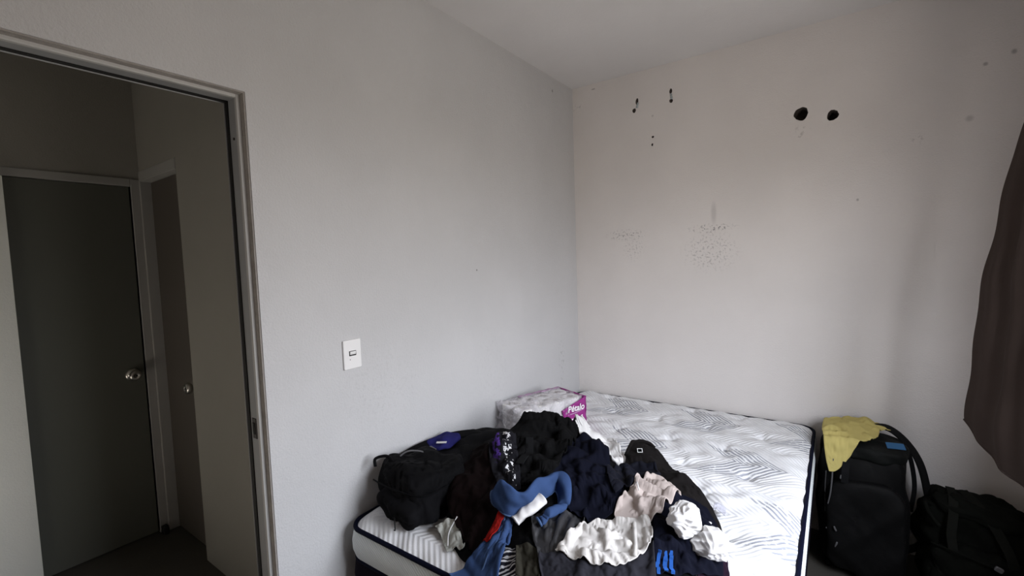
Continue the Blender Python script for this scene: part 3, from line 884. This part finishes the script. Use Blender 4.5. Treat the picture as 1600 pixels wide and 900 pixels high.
# gathered rib at its back end
for k in range(9):
    t = k / 8.0
    a = X[0, int(t * 10)]; b_ = X[9, int(t * 10) + 1]; c_ = X[4, int(t * 10)]
    hem_roll('gather_fold', [a + (0, 0, .004), c_ + (0, 0, .008 + .003 * (k % 2)), b_ + (0, 0, .004)], .0042, M_WHITE, o)
piece('grey_lace', 'grey_lace_cloth', M_LACE, (14, 12), 'small scrap of grey lace on the mattress at the right edge of the black shirt', 'cloth', ex=(.15, .15), seed=9, lam=.03, amp=.004)
o, X = piece('black_shirt', 'black_shirt', M_BLKBRN, (62, 40), 'faded black shirt with a small collar label, lying along the right side of the pile', 'shirt', ex=(.08, .17), seed=10, lam=.14, dirn=.6, spread=1.0, amp=.022)
p_ = X.reshape(-1, 3)[np.argmin(np.hypot(X[..., 0] - NETS['POINTS'][4][0][0], X[..., 1] - NETS['POINTS'][4][0][1]).ravel())]
lb = MB().box(-.011, .011, -.009, .009, 0, .0016)
lb.V = [tuple(v) for v in xf(lb.V, p_ + (0.003, -.008, .016), rotz(.5) @ rotx(.8))]
lbo = lb.build('collar_label', M_LABEL, o)
l2 = MB().box(-.0085, .0085, -.0065, .0065, .0016, .0020)
l2.V = [tuple(v) for v in xf(l2.V, p_ + (0.003, -.008, .016), rotz(.5) @ rotx(.8))]
l2.build('label_centre', M_BLACK, lbo)
hem_roll('collar_band', [X[0, j] + (0, 0, .004) for j in range(0, 40, 4)], .008, M_BLKBRN, o)
piece('plum_shorts', 'plum_shorts', M_PLUM, (26, 20), 'dark plum shorts edge under the white socks at the right end of the pile', 'shorts', ex=(.12, .15), seed=11, lam=.06)
o, X = piece('track_top', 'navy_track_top', M_NAVY, (56, 44), 'navy track top with bright blue stripes under the two balled white socks', 'track top', ex=(.15, .18), seed=12, lam=.09, amp=.014, dirn=.9, spread=.9)
for (j0, w) in ((5, .009), (10, .011), (14, .010)):
    pts = [X[i, min(43, int(j0 + (i - 43) * .1))] + (0, 0, .0065) for i in range(43, 56)]
    strap('blue_stripe', pts, w, .003, M_BLUESTR, o, 40)
for (i, j) in ((17, 38), (24, 41)):
    V, F = lathe([(0, 0), (.0055, 0), (.0065, .002), (.005, .004), (0, .0035)], 12)
    mesh('button', xf(V, X[i, j] + (0, 0, .005)), F, M_LABEL, o, True)
o, X = piece('brown_jacket', 'brown_jacket', M_BROWN, (70, 44), 'dark brown fleece jacket draped over the left side of the pile', 'jacket', ex=(.08, .16), seed=13, lam=.13, amp=.012, dirn=.3, spread=.7)
hem_roll('hem', [X[-1, j] + (0, 0, .003) for j in range(0, 44, 4)], .006, M_BROWN, o)
piece('grey_trousers', 'grey_nylon_trousers', M_GREYNY, (40, 34), 'dark grey nylon trousers with long sharp folds under the open jeans leg', 'trousers', ex=(.04, .34), seed=14, lam=.060, dirn=.6, spread=.2, amp=.018)
piece('charcoal_trousers', 'charcoal_trousers', M_CHAR, (28, 60), 'charcoal trousers at the front edge of the pile under the cream sweatshirt', 'trousers', ex=(.12, .08), seed=15, lam=.12, amp=.008)
o, X = piece('navy_shirt', 'navy_shirt', M_NAVY, (62, 46), 'crinkled navy shirt heaped in the middle of the pile', 'shirt', ex=(.12, .24), seed=16, lam=.13, amp=.022, dirn=.9, spread=1.0)
o, X = piece('navy_trousers', 'navy_shorts', M_NAVY2, (30, 36), 'smooth dark navy shorts between the navy shirt and the black shirt', 'shorts', ex=(.18, .15), seed=17, lam=.08, amp=.014)
hem_roll('waistband', [X[i, -1] + (0, 0, .003) for i in range(0, 30, 4)], .006, M_NAVY2, o)
o, X = piece('beige_trousers', 'beige_trousers', M_BEIGE, (46, 46), 'pinkish beige trousers twisted in a knot right of the navy shirt', 'trousers', ex=(.16, .24), seed=18, lam=.12, amp=.020, dirn=.3, spread=1.3, grav=.022, extra=lambda u, v: .016 * np.sin(np.pi * u) * np.sin(np.pi * v))
hem_roll('drawstring', [X[8, 8] + (0, 0, .012), X[13, 12] + (0, 0, .014), X[17, 15] + (0, 0, .012)], .0022, M_LABEL, o)
o, X = piece('cream_sweatshirt', 'cream_sweatshirt', M_CREAM, (44, 66), 'cream sweatshirt bunched at the front of the pile', 'sweatshirt', ex=(.12, .25), seed=19, lam=.17, amp=.022, dirn=.35, spread=1.0, grav=.026, extra=lambda u, v: .026 * np.sin(np.pi * u) * np.sin(np.pi * v))
hem_roll('neckband', [X[i, 52] + (0, 0, .005) for i in range(6, 42, 5)], .0065, M_CREAM, o)
o, X = piece('black_top', 'black_hooded_top', M_BLACK2, (60, 60), 'wrinkled black top bundled at the highest point of the clothes pile', 'top', ex=(.30, .26), seed=21, lam=.085, amp=.020, dirn=1.9, spread=1.0)
piece('printed_shirt', 'printed_shirt', M_PRINT, (50, 26), 'black t-shirt with purple and broken white print, left of the black bundle', 't-shirt', ex=(.12, .22), seed=20, lam=.05, amp=.010)
pts = [(x, y, float(sampH(x, y)) + .008) for (x, y) in NETS['POINTS'][2]]
strap('grey_strap', pts, .030, .004, M_STRAPG, o, 24)

# jeans: one leg spread down to the mattress, the other folded into an open loop
js = empty('jeans', (NETS['jeans_leg'][0][1][0], NETS['jeans_leg'][0][1][1], .62), 'blue denim jeans, one leg curled into an open loop at the front of the pile', 'jeans')
X = settle(NETS['jeans_leg'], (46, 30), ex=(.06, .28), seed=30, lam=.09, dirn=.9, spread=.4, amp=.014)
garment('lower_leg', X, M_DENIM, js, .005); splat(X)
hem_roll('side_seam', [X[i, 15] + (0, 0, .004) for i in range(0, 46, 5)], .003, M_DENIMHEM, js)
LB_ = catmull(LEG_LOW, 60); LT_ = catmull(LEG_TOP, 60); k_ = 20
lift_ = .006 + np.clip(sampH(LB_[:, 0], LB_[:, 1]) - LB_[:, 2], 0, .03)
LB_[:, 2] += lift_; LT_[:, 2] += lift_
back = np.array([-.45, .80, .10])
V = np.zeros((60, k_, 3))
for i in range(60):
    mid = (LB_[i] + LT_[i]) / 2; ax_ = (LT_[i] - LB_[i]) / 2
    tt = np.gradient(LB_ + LT_, axis=0)[i]; nn_ = np.cross(ax_, tt); nn_ = nn_ / (np.linalg.norm(nn_) + 1e-9)
    if nn_ @ back < 0: nn_ = -nn_
    for j in range(k_):
        a = 2 * math.pi * j / k_
        V[i, j] = mid + ax_ * math.sin(a) + nn_ * .013 * math.cos(a)
ga, gb = GRF(31, .10), GRF(32, .05)
for i in range(60):
    for j in range(k_):
        q = V[i, j]
        V[i, j] = q - back * (.006 * ga(q[0] + q[2], q[1]) + .003 * gb(q[0] + q[2], q[1]))
F = [(i * k_ + j, i * k_ + (j + 1) % k_, (i + 1) * k_ + (j + 1) % k_, (i + 1) * k_ + j) for i in range(59) for j in range(k_)]
lg = mesh('upper_leg', V.reshape(-1, 3), F, M_DENIM, js, True)
s_ = lg.modifiers.new('cloth thickness', 'SOLIDIFY'); s_.thickness = .004; s_.offset = 0
s_ = lg.modifiers.new('smooth', 'SUBSURF'); s_.levels = 1; s_.render_levels = 1
for r_ in (0, 59):
    ringp = [V[r_, j] for j in range(0, k_, 2)] + [V[r_, 0]]
    hem_roll('leg_hem', ringp, .0042, M_DENIMHEM, js)
hem_roll('inseam', [V[i, 14] + (.001, -.003, .002) for i in range(2, 58, 5)], .0028, M_DENIMHEM, js)

X = settle(NETS['red_cloth'], (26, 14), ex=(.08, .15), seed=33, lam=.05, amp=.006)
tag(garment('red_shirt', X, M_RED), 'narrow edge of a red shirt showing beside the lower jeans leg', 'shirt')

# white sock coming out of the denim loop
sp = np.array([(x, y, float(sampH(x, y)) + z) for (x, y), z in zip(NETS['POINTS'][1], (.020, .026, .032, .036))])
V, F = sweep(catmull(sp, 40), circ(1, 20), (0, 0, 1), True, False, np.stack([np.interp(np.arange(40), [0, 6, 40], [.021, .019, .024]), np.interp(np.arange(40), [0, 6, 40], [.010, .012, .018])], 1))
g1 = GRF(41, .045)
V = V + np.array([0, -.4, .8]) * (.0022 * g1(V[:, 0] + V[:, 2], V[:, 1] * 1.2))[:, None]
sk = mesh('white_sock', V, F, M_WHITE, None, True)
s_ = sk.modifiers.new('cloth thickness', 'SOLIDIFY'); s_.thickness = .003; s_.offset = 0
s_ = sk.modifiers.new('smooth', 'SUBSURF'); s_.levels = 1; s_.render_levels = 1
tag(sk, 'single white sock poking out of the loop of the blue jeans', 'sock')
hem_roll('cuff', [V[j] for j in range(0, 20, 2)] + [V[0]], .0032, M_WHITE, sk)

def sock_ball(xy, r, seed, label):
    x, y = xy
    zb = float(sampH(x, y))
    V, F = cube_sphere(34)
    V = np.tan(V * np.pi / 4 * .99); V = V / np.linalg.norm(V, axis=1)[:, None]
    a, b_, c_ = GRF(seed, 1.5, 9), GRF(seed + 1, 1.3, 9), GRF(seed + 2, .7, 9)
    d = .055 * (a(V[:, 0] + .5 * V[:, 2], V[:, 1]) + b_(V[:, 2] * 1.2, V[:, 0] - .5 * V[:, 1]))
    rid = 1 - np.abs(a(V[:, 1] * 1.3 + V[:, 2], V[:, 0] - V[:, 2])) - .5 * np.abs(c_(V[:, 0] + V[:, 2], V[:, 1] - V[:, 2]))
    P = V * (1 + d + .10 * rid - .06)[:, None] * np.array(r)
    P[:, 2] = np.maximum(P[:, 2], -r[2] * .72)
    o = mesh('sock_ball', P + np.array([x, y, zb + r[2] * .70]), F, M_WHITE, None, True)
    s_ = o.modifiers.new('smooth', 'SUBSURF'); s_.levels = 1; s_.render_levels = 1
    return tag(o, label, 'socks')
sock_ball(NETS['POINTS'][3][0], (.050, .056, .050), 51, 'balled white sock on the navy track top, the one nearer the cream sweatshirt')
sock_ball(NETS['POINTS'][3][1], (.054, .058, .048), 57, 'balled white sock on the navy track top, the one nearer the bare mattress')
tag(tube('charging_cable', [(x, y, float(sampH(x, y)) + .004) for (x, y) in NETS['POINTS'][6]], .002, M_LABEL, None, 30),
    'thin white cable curling out of the thin white undershirt', 'cable')

# ------------------------------------------------------------------ toilet paper pack
M_PAPER = mat('white_tissue', (.80, .79, .79), .95, bump=.3, bscale=500)
M_CARD = mat('grey_cardboard', (.42, .38, .34), .9)
def film_material():
    m = bpy.data.materials.new('clear_plastic_film'); m.use_nodes = True
    nt = m.node_tree; b = nt.nodes['Principled BSDF']; out_ = nt.nodes['Material Output']
    b.inputs['Base Color'].default_value = (.75, .73, .78, 1); b.inputs['Roughness'].default_value = .16
    b.inputs['Specular IOR Level'].default_value = .8
    tr = nt.nodes.new('ShaderNodeBsdfTransparent'); mx = nt.nodes.new('ShaderNodeMixShader')
    mx.inputs[0].default_value = .36
    tc = nt.nodes.new('ShaderNodeTexCoord'); n = nt.nodes.new('ShaderNodeTexNoise'); n.inputs['Scale'].default_value = 26; n.inputs['Detail'].default_value = 6
    bp = nt.nodes.new('ShaderNodeBump'); bp.inputs['Strength'].default_value = 1.0; bp.inputs['Distance'].default_value = .03
    nt.links.new(tc.outputs['Object'], n.inputs['Vector']); nt.links.new(n.outputs['Fac'], bp.inputs['Height']); nt.links.new(bp.outputs[0], b.inputs['Normal'])
    nt.links.new(tr.outputs[0], mx.inputs[1]); nt.links.new(b.outputs[0], mx.inputs[2]); nt.links.new(mx.outputs[0], out_.inputs[0])
    return m
M_FILM = film_material()
M_MAGENTA = mat('magenta_printed_film', (.27, .020, .20), .3, spec=.6, bump=.35, bscale=22)
M_LILAC = mat('lilac_printed_film', (.46, .30, .45), .3, spec=.6)
M_INK = mat('white_print', (.85, .84, .86), .5)
pa = math.radians(69.5)
pd = np.array([math.cos(pa), math.sin(pa), 0]); pw = np.array([-math.sin(pa), math.cos(pa), 0])
RR, RH = .0535, .081
P0 = np.array([.365, -.67, .612])     # bottom corner nearest the mattress middle
def pk(a, b, c):                       # along, depth, height from that corner
    return P0 - pd * a + pw * b + np.array([0, 0, c])
pack = empty('toilet_paper_pack', tuple(pk(.21, .1, 0)), 'plastic wrapped toilet paper pack with magenta label, standing in the bed corner', 'toilet paper')
for iz in range(2):
    for ia in range(4):
        for ib in range(2):
            prof = [(.019, .002), (.020, 0), (RR - .004, 0), (RR, .004), (RR, RH - .004), (RR - .004, RH), (.020, RH), (.019, RH - .002), (.019, .002)]
            V, F = lathe(prof, 28)
            F = F[:-2]
            q = pk(RR + ia * 2 * RR, RR + ib * 2 * RR, iz * RH)
            ro_ = mesh('toilet_roll', xf(V, q), F, M_PAPER, pack, True)
            V, F = sweep([q + (0, 0, .001), q + (0, 0, RH - .001)], circ(.0188, 20), (1, 0, 0), True, False)
            cr_ = mesh('cardboard_core', V, F, M_CARD, ro_, True)
            s_ = cr_.modifiers.new('thickness', 'SOLIDIFY'); s_.thickness = .0012
LA, LB, LC = 8 * RR, 4 * RR, 2 * RH
def fnf(Pp, N):
    g = GRF(61, .06); g2 = GRF(62, .025)
    w = (Pp[:, 0] > .05) * 1.0
    d = .006 * g(Pp[:, 0] + Pp[:, 2], Pp[:, 1] + .4 * Pp[:, 2]) + .0015 * g2(Pp[:, 0] - Pp[:, 2], Pp[:, 1])
    return Pp + N * (d * (.6 + w))[:, None]
V, F = soft_box((LA / 2 + .006, LB / 2 + .006, LC / 2 + .006), 14, 34, fn=fnf)
Rp = np.stack([-pd, pw, [0, 0, 1]], 1)
V = xf(V, pk(LA / 2, LB / 2, LC / 2), Rp)
mesh('plastic_film', V, F, M_FILM, pack, True)
# printed film: magenta corner on the long front face and the end face, lilac strip at the back of the top
def quadpatch(name, pts, m, parent, n=12, wob=.0016, seed=1):
    a, b_, c, d = [np.array(q) for q in pts]
    g = GRF(seed, .05); V = []; F = []
    nn = np.cross(b_ - a, d - a); nn = nn / np.linalg.norm(nn)
    for i in range(n + 1):
        for j in range(n + 1):
            u, v = i / n, j / n
            q = a * (1 - u) * (1 - v) + b_ * u * (1 - v) + c * u * v + d * (1 - u) * v
            V.append(q + nn * wob * float(g(u * .3, v * .2)))
    for i in range(n):
        for j in range(n):
            F.append((i * (n + 1) + j, (i + 1) * (n + 1) + j, (i + 1) * (n + 1) + j + 1, i * (n + 1) + j + 1))
    o = mesh(name, V, F, m, parent, True)
    s_ = o.modifiers.new('thickness', 'SOLIDIFY'); s_.thickness = .0008; s_.offset = 0
    return o
e_ = -.0115
quadpatch('magenta_panel', [pk(-.008, e_, .004), pk(.14, e_, .004), pk(.165, e_, LC * .72), pk(-.008, e_, LC + .003)], M_MAGENTA, pack)
quadpatch('magenta_panel', [pk(-.0115, e_, .004), pk(-.0115, e_, LC + .003), pk(-.0115, LB + .005, LC + .003), pk(-.0115, LB + .005, .004)], M_MAGENTA, pack)
quadpatch('lilac_strip', [pk(.0, LB - .015, LC + .0085), pk(.30, LB - .022, LC + .0085), pk(.30, LB + .006, LC + .0075), pk(.0, LB + .006, LC + .0075)], M_LILAC, pack)
tx = bpy.data.curves.new('brand_lettering', 'FONT')
tx.body = 'P\u00e9talo'; tx.size = .048; tx.extrude = .0006; tx.offset = .0009; tx.shear = .12
tx.materials.append(M_INK)
tmp = bpy.data.objects.new('lettering_curve', tx); COL.objects.link(tmp)
tme = bpy.data.meshes.new_from_object(tmp.evaluated_get(bpy.context.evaluated_depsgraph_get()))
bpy.data.objects.remove(tmp)
to = bpy.data.objects.new('brand_lettering', tme); COL.objects.link(to)
Mt = Matrix.Identity(4)
xd = Vector(pd); zd = Vector((0, 0, 1)); nd = xd.cross(zd)
for i in range(3):
    Mt[i][0] = xd[i]; Mt[i][1] = zd[i]; Mt[i][2] = nd[i]
Mt.translation = Vector(pk(.128, e_ - .0045, .098))
to.parent = pack; to.matrix_parent_inverse = pack.matrix_basis.inverted(); to.matrix_basis = Mt
strap('label_swoosh', [pk(.125, e_ - .003, .084), pk(.07, e_ - .003, .088), pk(.012, e_ - .003, .097)], .005, .0008, M_LILAC, pack, 20, tuple(-pw))
strap('label_swoosh', [pk(.10, e_ - .003, .055), pk(.06, e_ - .003, .052), pk(.02, e_ - .003, .064)], .008, .0008, M_INK, pack, 20, tuple(-pw))

# ------------------------------------------------------------------ backpack on the near corner of the bed
M_BAG = cloth('black_backpack_nylon', (.007, .007, .009), .25, rough=.8, spec=.10)
M_MESHB = mat('black_air_mesh', (.006, .006, .007), .9, bump=.5, bscale=600, spec=.06)
M_BAGGREY = cloth('grey_webbing', (.10, .10, .105), .1)
M_BAGBLUE = cloth('dark_blue_nylon', (.020, .020, .11), .2)
M_ZIP = mat('grey_zip', (.22, .22, .23), .4, metal=.6)
bp_ = empty('backpack', (.2, -1.55, .60), 'black backpack lying on the near left corner of the mattress', 'backpack')
def bag_fn(Pp, N):
    return Pp
Ra = rotz(-.04) @ rotx(.02)
V, F = soft_box((.165, .33, .066), 5, 30, 71, .010, .16, crease=.004)
mesh('main_body', xf(V, (.205, -1.50, .670), Ra), F, M_BAG, bp_, True)
V, F = soft_box((.150, .150, .085), 3.6, 30, 75, .012, .12, crease=.008)
mesh('front_compartment', xf(V, (.205, -1.735, .705), rotz(-.15) @ rotx(-.10)), F, M_BAG, bp_, True)
V, F = soft_box((.125, .085, .050), 3.6, 24, 78, .009, .10, crease=.006)
mesh('front_pocket', xf(V, (.235, -1.835, .680), rotz(-.12) @ rotx(.35)), F, M_MESHB, bp_, True)
V, F = soft_box((.120, .20, .022), 4, 24, 80, .006, .10)
mesh('back_padding', xf(V, (.225, -1.46, .722), Ra), F, M_MESHB, bp_, True)
V, F = soft_box((.060, .075, .018), 3, 20, 83, .008, .08)
mesh('blue_lining', xf(V, (.088, -1.50, .752), rotz(.1) @ rotx(.1)), F, M_BAGBLUE, bp_, True)
cl = MB().box(-.022, .022, -.008, .008, 0, .002); cl.V = [tuple(v) for v in xf(cl.V, (.122, -1.55, .7705), rotz(.6))]
cl.build('care_label', M_LABEL, bp_)
strap('shoulder_strap', [(.06, -1.76, .735), (.045, -1.68, .745), (.045, -1.58, .750), (.06, -1.46, .748), (.10, -1.36, .742), (.16, -1.28, .730)], .050, .010, M_BAG, bp_, 40, (.3, 0, 1))
strap('strap_webbing', [(.100, -1.72, .762), (.103, -1.65, .760), (.105, -1.58, .755)], .035, .004, M_BAGGREY, bp_, 24, (.2, 0, 1))
strap('side_webbing', [(.10, -1.79, .775), (.115, -1.74, .800), (.16, -1.70, .795), (.20, -1.70, .780)], .007, .003, M_BAGGREY, bp_, 24, (.3, -.5, 1))
tube('zip', [(.08, -1.88, .735), (.15, -1.90, .745), (.24, -1.90, .742), (.33, -1.86, .730), (.36, -1.76, .735)], .0028, M_BAG, bp_, 40)
tube('zip_cord', [(.235, -1.895, .69), (.250, -1.925, .655), (.262, -1.935, .625), (.250, -1.93, .6155)], .0024, M_MATTBLACK, bp_, 24)
tube('grab_loop', [(.07, -1.86, .775), (.06, -1.85, .800), (.09, -1.82, .806), (.12, -1.81, .785)], .006, M_BAG, bp_, 24)

# ------------------------------------------------------------------ tall black travel bag beside the bed
M_CASE = cloth('black_travel_bag_nylon', (.008, .008, .009), .25, rough=.7, spec=.2)
M_CASE2 = cloth('dark_green_black_nylon', (.014, .017, .016), .25, rough=.75, spec=.2)
tb = empty('travel_bag', (1.63, -.23, 0), 'tall black travel bag standing against the wall at the right side of the bed', 'travel bag')
V, F = soft_box((.168, .150, .300), 6, 30, 91, .008, .2, crease=.002)
mesh('main_body', xf(V, (1.625, -.215, .318)), F, M_CASE, tb, True)
V, F = soft_box((.145, .040, .220), 5, 26, 93, .006, .15, crease=.002)
mesh('front_pocket', xf(V, (1.635, -.375, .260)), F, M_CASE, tb, True)
V, F = soft_box((.150, .140, .040), 4, 24, 95, .006, .12)
mesh('top_flap', xf(V, (1.640, -.225, .606), roty(.05)), F, M_CASE2, tb, True)
for (a, b_) in ((1.50, .02), (1.75, .02)):
    V, F = lathe([(0, 0), (.016, 0), (.018, .008), (.015, .025), (0, .025)], 14)
    mesh('foot', xf(V, (a, -.30, 0)), F, M_MATTBLACK, tb, True)
tube('zip', [(1.515, -.395, .575), (1.512, -.408, .50), (1.506, -.412, .42), (1.496, -.405, .355)], .0035, M_BAGGREY, tb, 30)
tube('zip', [(1.488, -.37, .50), (1.484, -.37, .40), (1.486, -.37, .30)], .0022, M_ZIP, tb, 20)
def pull(x, y, z, L, parent, a=.2):
    V, F = soft_box((.004, .002, L), 4, 6)
    mesh('zip_pull', xf(V, (x, y, z), roty(a)), F, M_ZIP, parent, True)
pull(1.545, -.420, .505, .010, tb); pull(1.525, -.42, .250, .012, tb, -.4); pull(1.530, -.42, .175, .014, tb, .25); pull(1.495, -.40, .235, .006, tb, 1.2)
strap('compression_strap', [(1.565, -.398, .57), (1.560, -.418, .53), (1.558, -.420, .48)], .028, .004, M_STRAPG, tb, 20, (0, -1, 0))
strap('shoulder_strap', [(1.66, -.12, .665), (1.73, -.12, .672), (1.795, -.14, .625), (1.845, -.16, .54), (1.872, -.17, .42), (1.885, -.17, .30), (1.86, -.17, .16), (1.79, -.18, .10)], .030, .014, M_CASE, tb, 50, (0, -1, 0.2))
strap('webbing', [(1.79, -.165, .615), (1.815, -.165, .54), (1.828, -.17, .42), (1.815, -.17, .30)], .018, .003, M_STRAPG, tb, 30, (0, -1, 0.1))
M_TAG = mat('blue_luggage_tag', (.03, .11, .24), .4)
tg = MB().box(-.034, .034, -.018, .018, 0, .004); tg.V = [tuple(v) for v in xf(tg.V, (1.745, -.30, .648), rotz(.2) @ rotx(.45))]
tg.build('blue_tag', M_TAG, tb, .002)

# yellow cloth on the bag
M_YEL = cloth('yellow_cotton', (.52, .44, .16), .08)
case = (gx_ > 1.45) & (gx_ < 1.81) & (gy_ > -.40) & (gy_ < -.06)
SV = H.copy()
dxx = np.maximum(np.maximum(1.47 - gx_, gx_ - 1.78), 0); dyy = np.maximum(np.maximum(-.36 - gy_, gy_ + .04), 0)
H = .655 - 2.6 * np.hypot(dxx, dyy) ** 1.0 * (np.hypot(dxx, dyy) > 0) + .030 * np.exp(-((gx_ - 1.62) / .09) ** 2 - ((gy_ + .16) / .12) ** 2)
YN = [[(1.475, -.075), (1.55, -.055), (1.64, -.055), (1.70, -.07), (1.765, -.11)], [(1.470, -.17), (1.55, -.16), (1.63, -.15), (1.69, -.15), (1.72, -.15)],
      [(1.472, -.28), (1.54, -.27), (1.61, -.25), (1.665, -.22), (1.70, -.19)], [(1.480, -.375), (1.53, -.385), (1.585, -.36), (1.645, -.31), (1.685, -.26)],
      [(1.500, -.415), (1.530, -.410), (1.58, -.385), (1.63, -.345), (1.665, -.30)]]
X = settle(YN, (48, 42), ex=(.14, .16), seed=97, lam=.10, amp=.012, dirn=-.6, spread=.8)
tag(garment('yellow_cloth', X, M_YEL), 'rumpled yellow cloth thrown over the top of the tall black travel bag', 'cloth')
H = SV

# ------------------------------------------------------------------ dark olive backpack by the wall
M_OLV = cloth('dark_olive_canvas', (.022, .024, .020), .3, rough=.9)
M_OLV2 = cloth('faded_olive_webbing', (.040, .042, .036), .2)
ob = empty('backpack', (2.02, -.27, 0), 'dark olive backpack leaning against the wall beside the tall black travel bag', 'backpack')
def lean(Pp, N):
    Pp = Pp.copy(); Pp[:, 1] += .12 * (Pp[:, 2]); Pp[:, 2] -= .25 * np.clip(Pp[:, 0], -1, 1) * (Pp[:, 2] > 0) * .3
    Pp[:, 0] -= .10 * (Pp[:, 2] < 0) * np.abs(Pp[:, 2]) * 0
    return Pp
V, F = soft_box((.190, .130, .215), 3.6, 34, 101, .012, .14, crease=.007, fn=lean)
mesh('main_body', xf(V, (2.025, -.22, .222)), F, M_OLV, ob, True)
V, F = soft_box((.150, .055, .130), 4, 28, 104, .010, .12, crease=.005)
mesh('front_pocket', xf(V, (2.00, -.365, .150), rotz(.05)), F, M_OLV, ob, True)
V, F = soft_box((.155, .100, .035), 3, 26, 107, .010, .10, crease=.005)
mesh('top_flap', xf(V, (2.035, -.24, .405), roty(.16) @ rotx(.1)), F, M_OLV, ob, True)
strap('shoulder_strap', [(1.95, -.16, .45), (1.945, -.26, .452), (1.935, -.34, .405), (1.925, -.375, .33), (1.93, -.39, .27)], .032, .006, M_OLV2, ob, 30, (0, -.6, .8))
strap('shoulder_strap', [(1.99, -.17, .45), (2.02, -.27, .440), (2.06, -.345, .385), (2.10, -.385, .29), (2.12, -.39, .18)], .034, .006, M_OLV2, ob, 30, (0, -.6, .8))
tube('piping', [(1.86, -.39, .285), (1.93, -.425, .285), (2.00, -.432, .272), (2.07, -.428, .245), (2.09, -.425, .17), (2.085, -.42, .08)], .004, M_OLV, ob, 40)
V, F = soft_box((.013, .005, .010), 5, 8)
mesh('buckle', xf(V, (2.055, -.435, .262), roty(.4)), F, M_ZIP, ob, True)
tube('grab_loop', [(1.87, -.27, .40), (1.85, -.30, .415), (1.86, -.34, .39), (1.89, -.36, .35)], .009, M_OLV, ob, 24)

# grey crumpled bag on the floor between the two
M_GBAG = mat('grey_plastic_bag', (.13, .135, .13), .35, spec=.6, bump=.6, bscale=30)
V, F = soft_box((.075, .075, .050), 2.6, 28, 111, .016, .07, crease=.010)
V[:, 2] = np.maximum(V[:, 2], -.045)
tag(mesh('plastic_bag', xf(V, (1.86, -.53, .046)), F, M_GBAG, None, True), 'crumpled grey plastic bag on the floor in front of the olive backpack', 'plastic bag')

# ------------------------------------------------------------------ curtain, gathered at the far end of the window and flaring into the room
M_CURT = cloth('dark_brown_curtain', (.062, .046, .040), .08, rough=.95, bscale=700)
M_ROD = mat('dark_curtain_rod', (.05, .04, .035), .4, metal=.6)
cu = empty('curtain', (2.10, -.85, 2.32), 'dark brown curtain gathered beside the window at the right edge', 'curtain')
far = catmull([(2.135, -.60, 2.30), (2.085, -.60, 2.12), (2.040, -.60, 1.98), (2.005, -.60, 1.82), (1.985, -.60, 1.668), (1.965, -.60, 1.51), (1.945, -.60, 1.29), (1.930, -.60, 1.12), (1.915, -.60, .90)], 70)
near = catmull([(2.150, -.92, 2.30), (2.140, -.92, 2.12), (2.135, -.93, 1.98), (2.13, -.96, 1.80), (2.12, -1.0, 1.6), (2.11, -1.03, 1.4), (2.10, -1.06, 1.2), (2.10, -1.08, .98), (2.10, -1.10, .74)], 70)
nu, nv = 70, 80
X = np.zeros((nu, nv, 3))
for j in range(nv):
    t = j / (nv - 1)
    A = far * (1 - t) + near * t
    fan = np.linspace(0, 1, nu)
    amp = .004 + .007 * np.sin(np.pi * fan * .9)
    fold = np.sin(t * 2 * np.pi * 4.5 + .5 + .8 * np.sin(3 * fan)) * amp * min(1, t * 5)
    A = A + np.stack([fold, 0 * fold, 0 * fold], 1)
    A[:, 2] -= .05 * math.sin(math.pi * min(1, t * 1.3)) * fan ** 4
    X[:, j] = A
g = GRF(121, .35)
X[..., 0] += .006 * g(X[..., 1], X[..., 2])
garment('drape', X, M_CURT, cu, .003)
hem_roll('bottom_hem', [X[-1, j] for j in range(0, nv, 4)], .0045, M_CURT, cu)
rod = tube('curtain_rod', [(2.15, -2.5, 2.315), (2.15, -1.5, 2.315), (2.15, -.5, 2.315)], .011, M_ROD, None, 20, 14)
tag(rod, 'dark rod above the window that carries the brown curtain', 'curtain rod')
for yy in (-2.42, -.55):
    MB().box(2.145, WX, yy - .008, yy + .008, 2.300, 2.328).build('bracket', M_ROD, rod, .002)
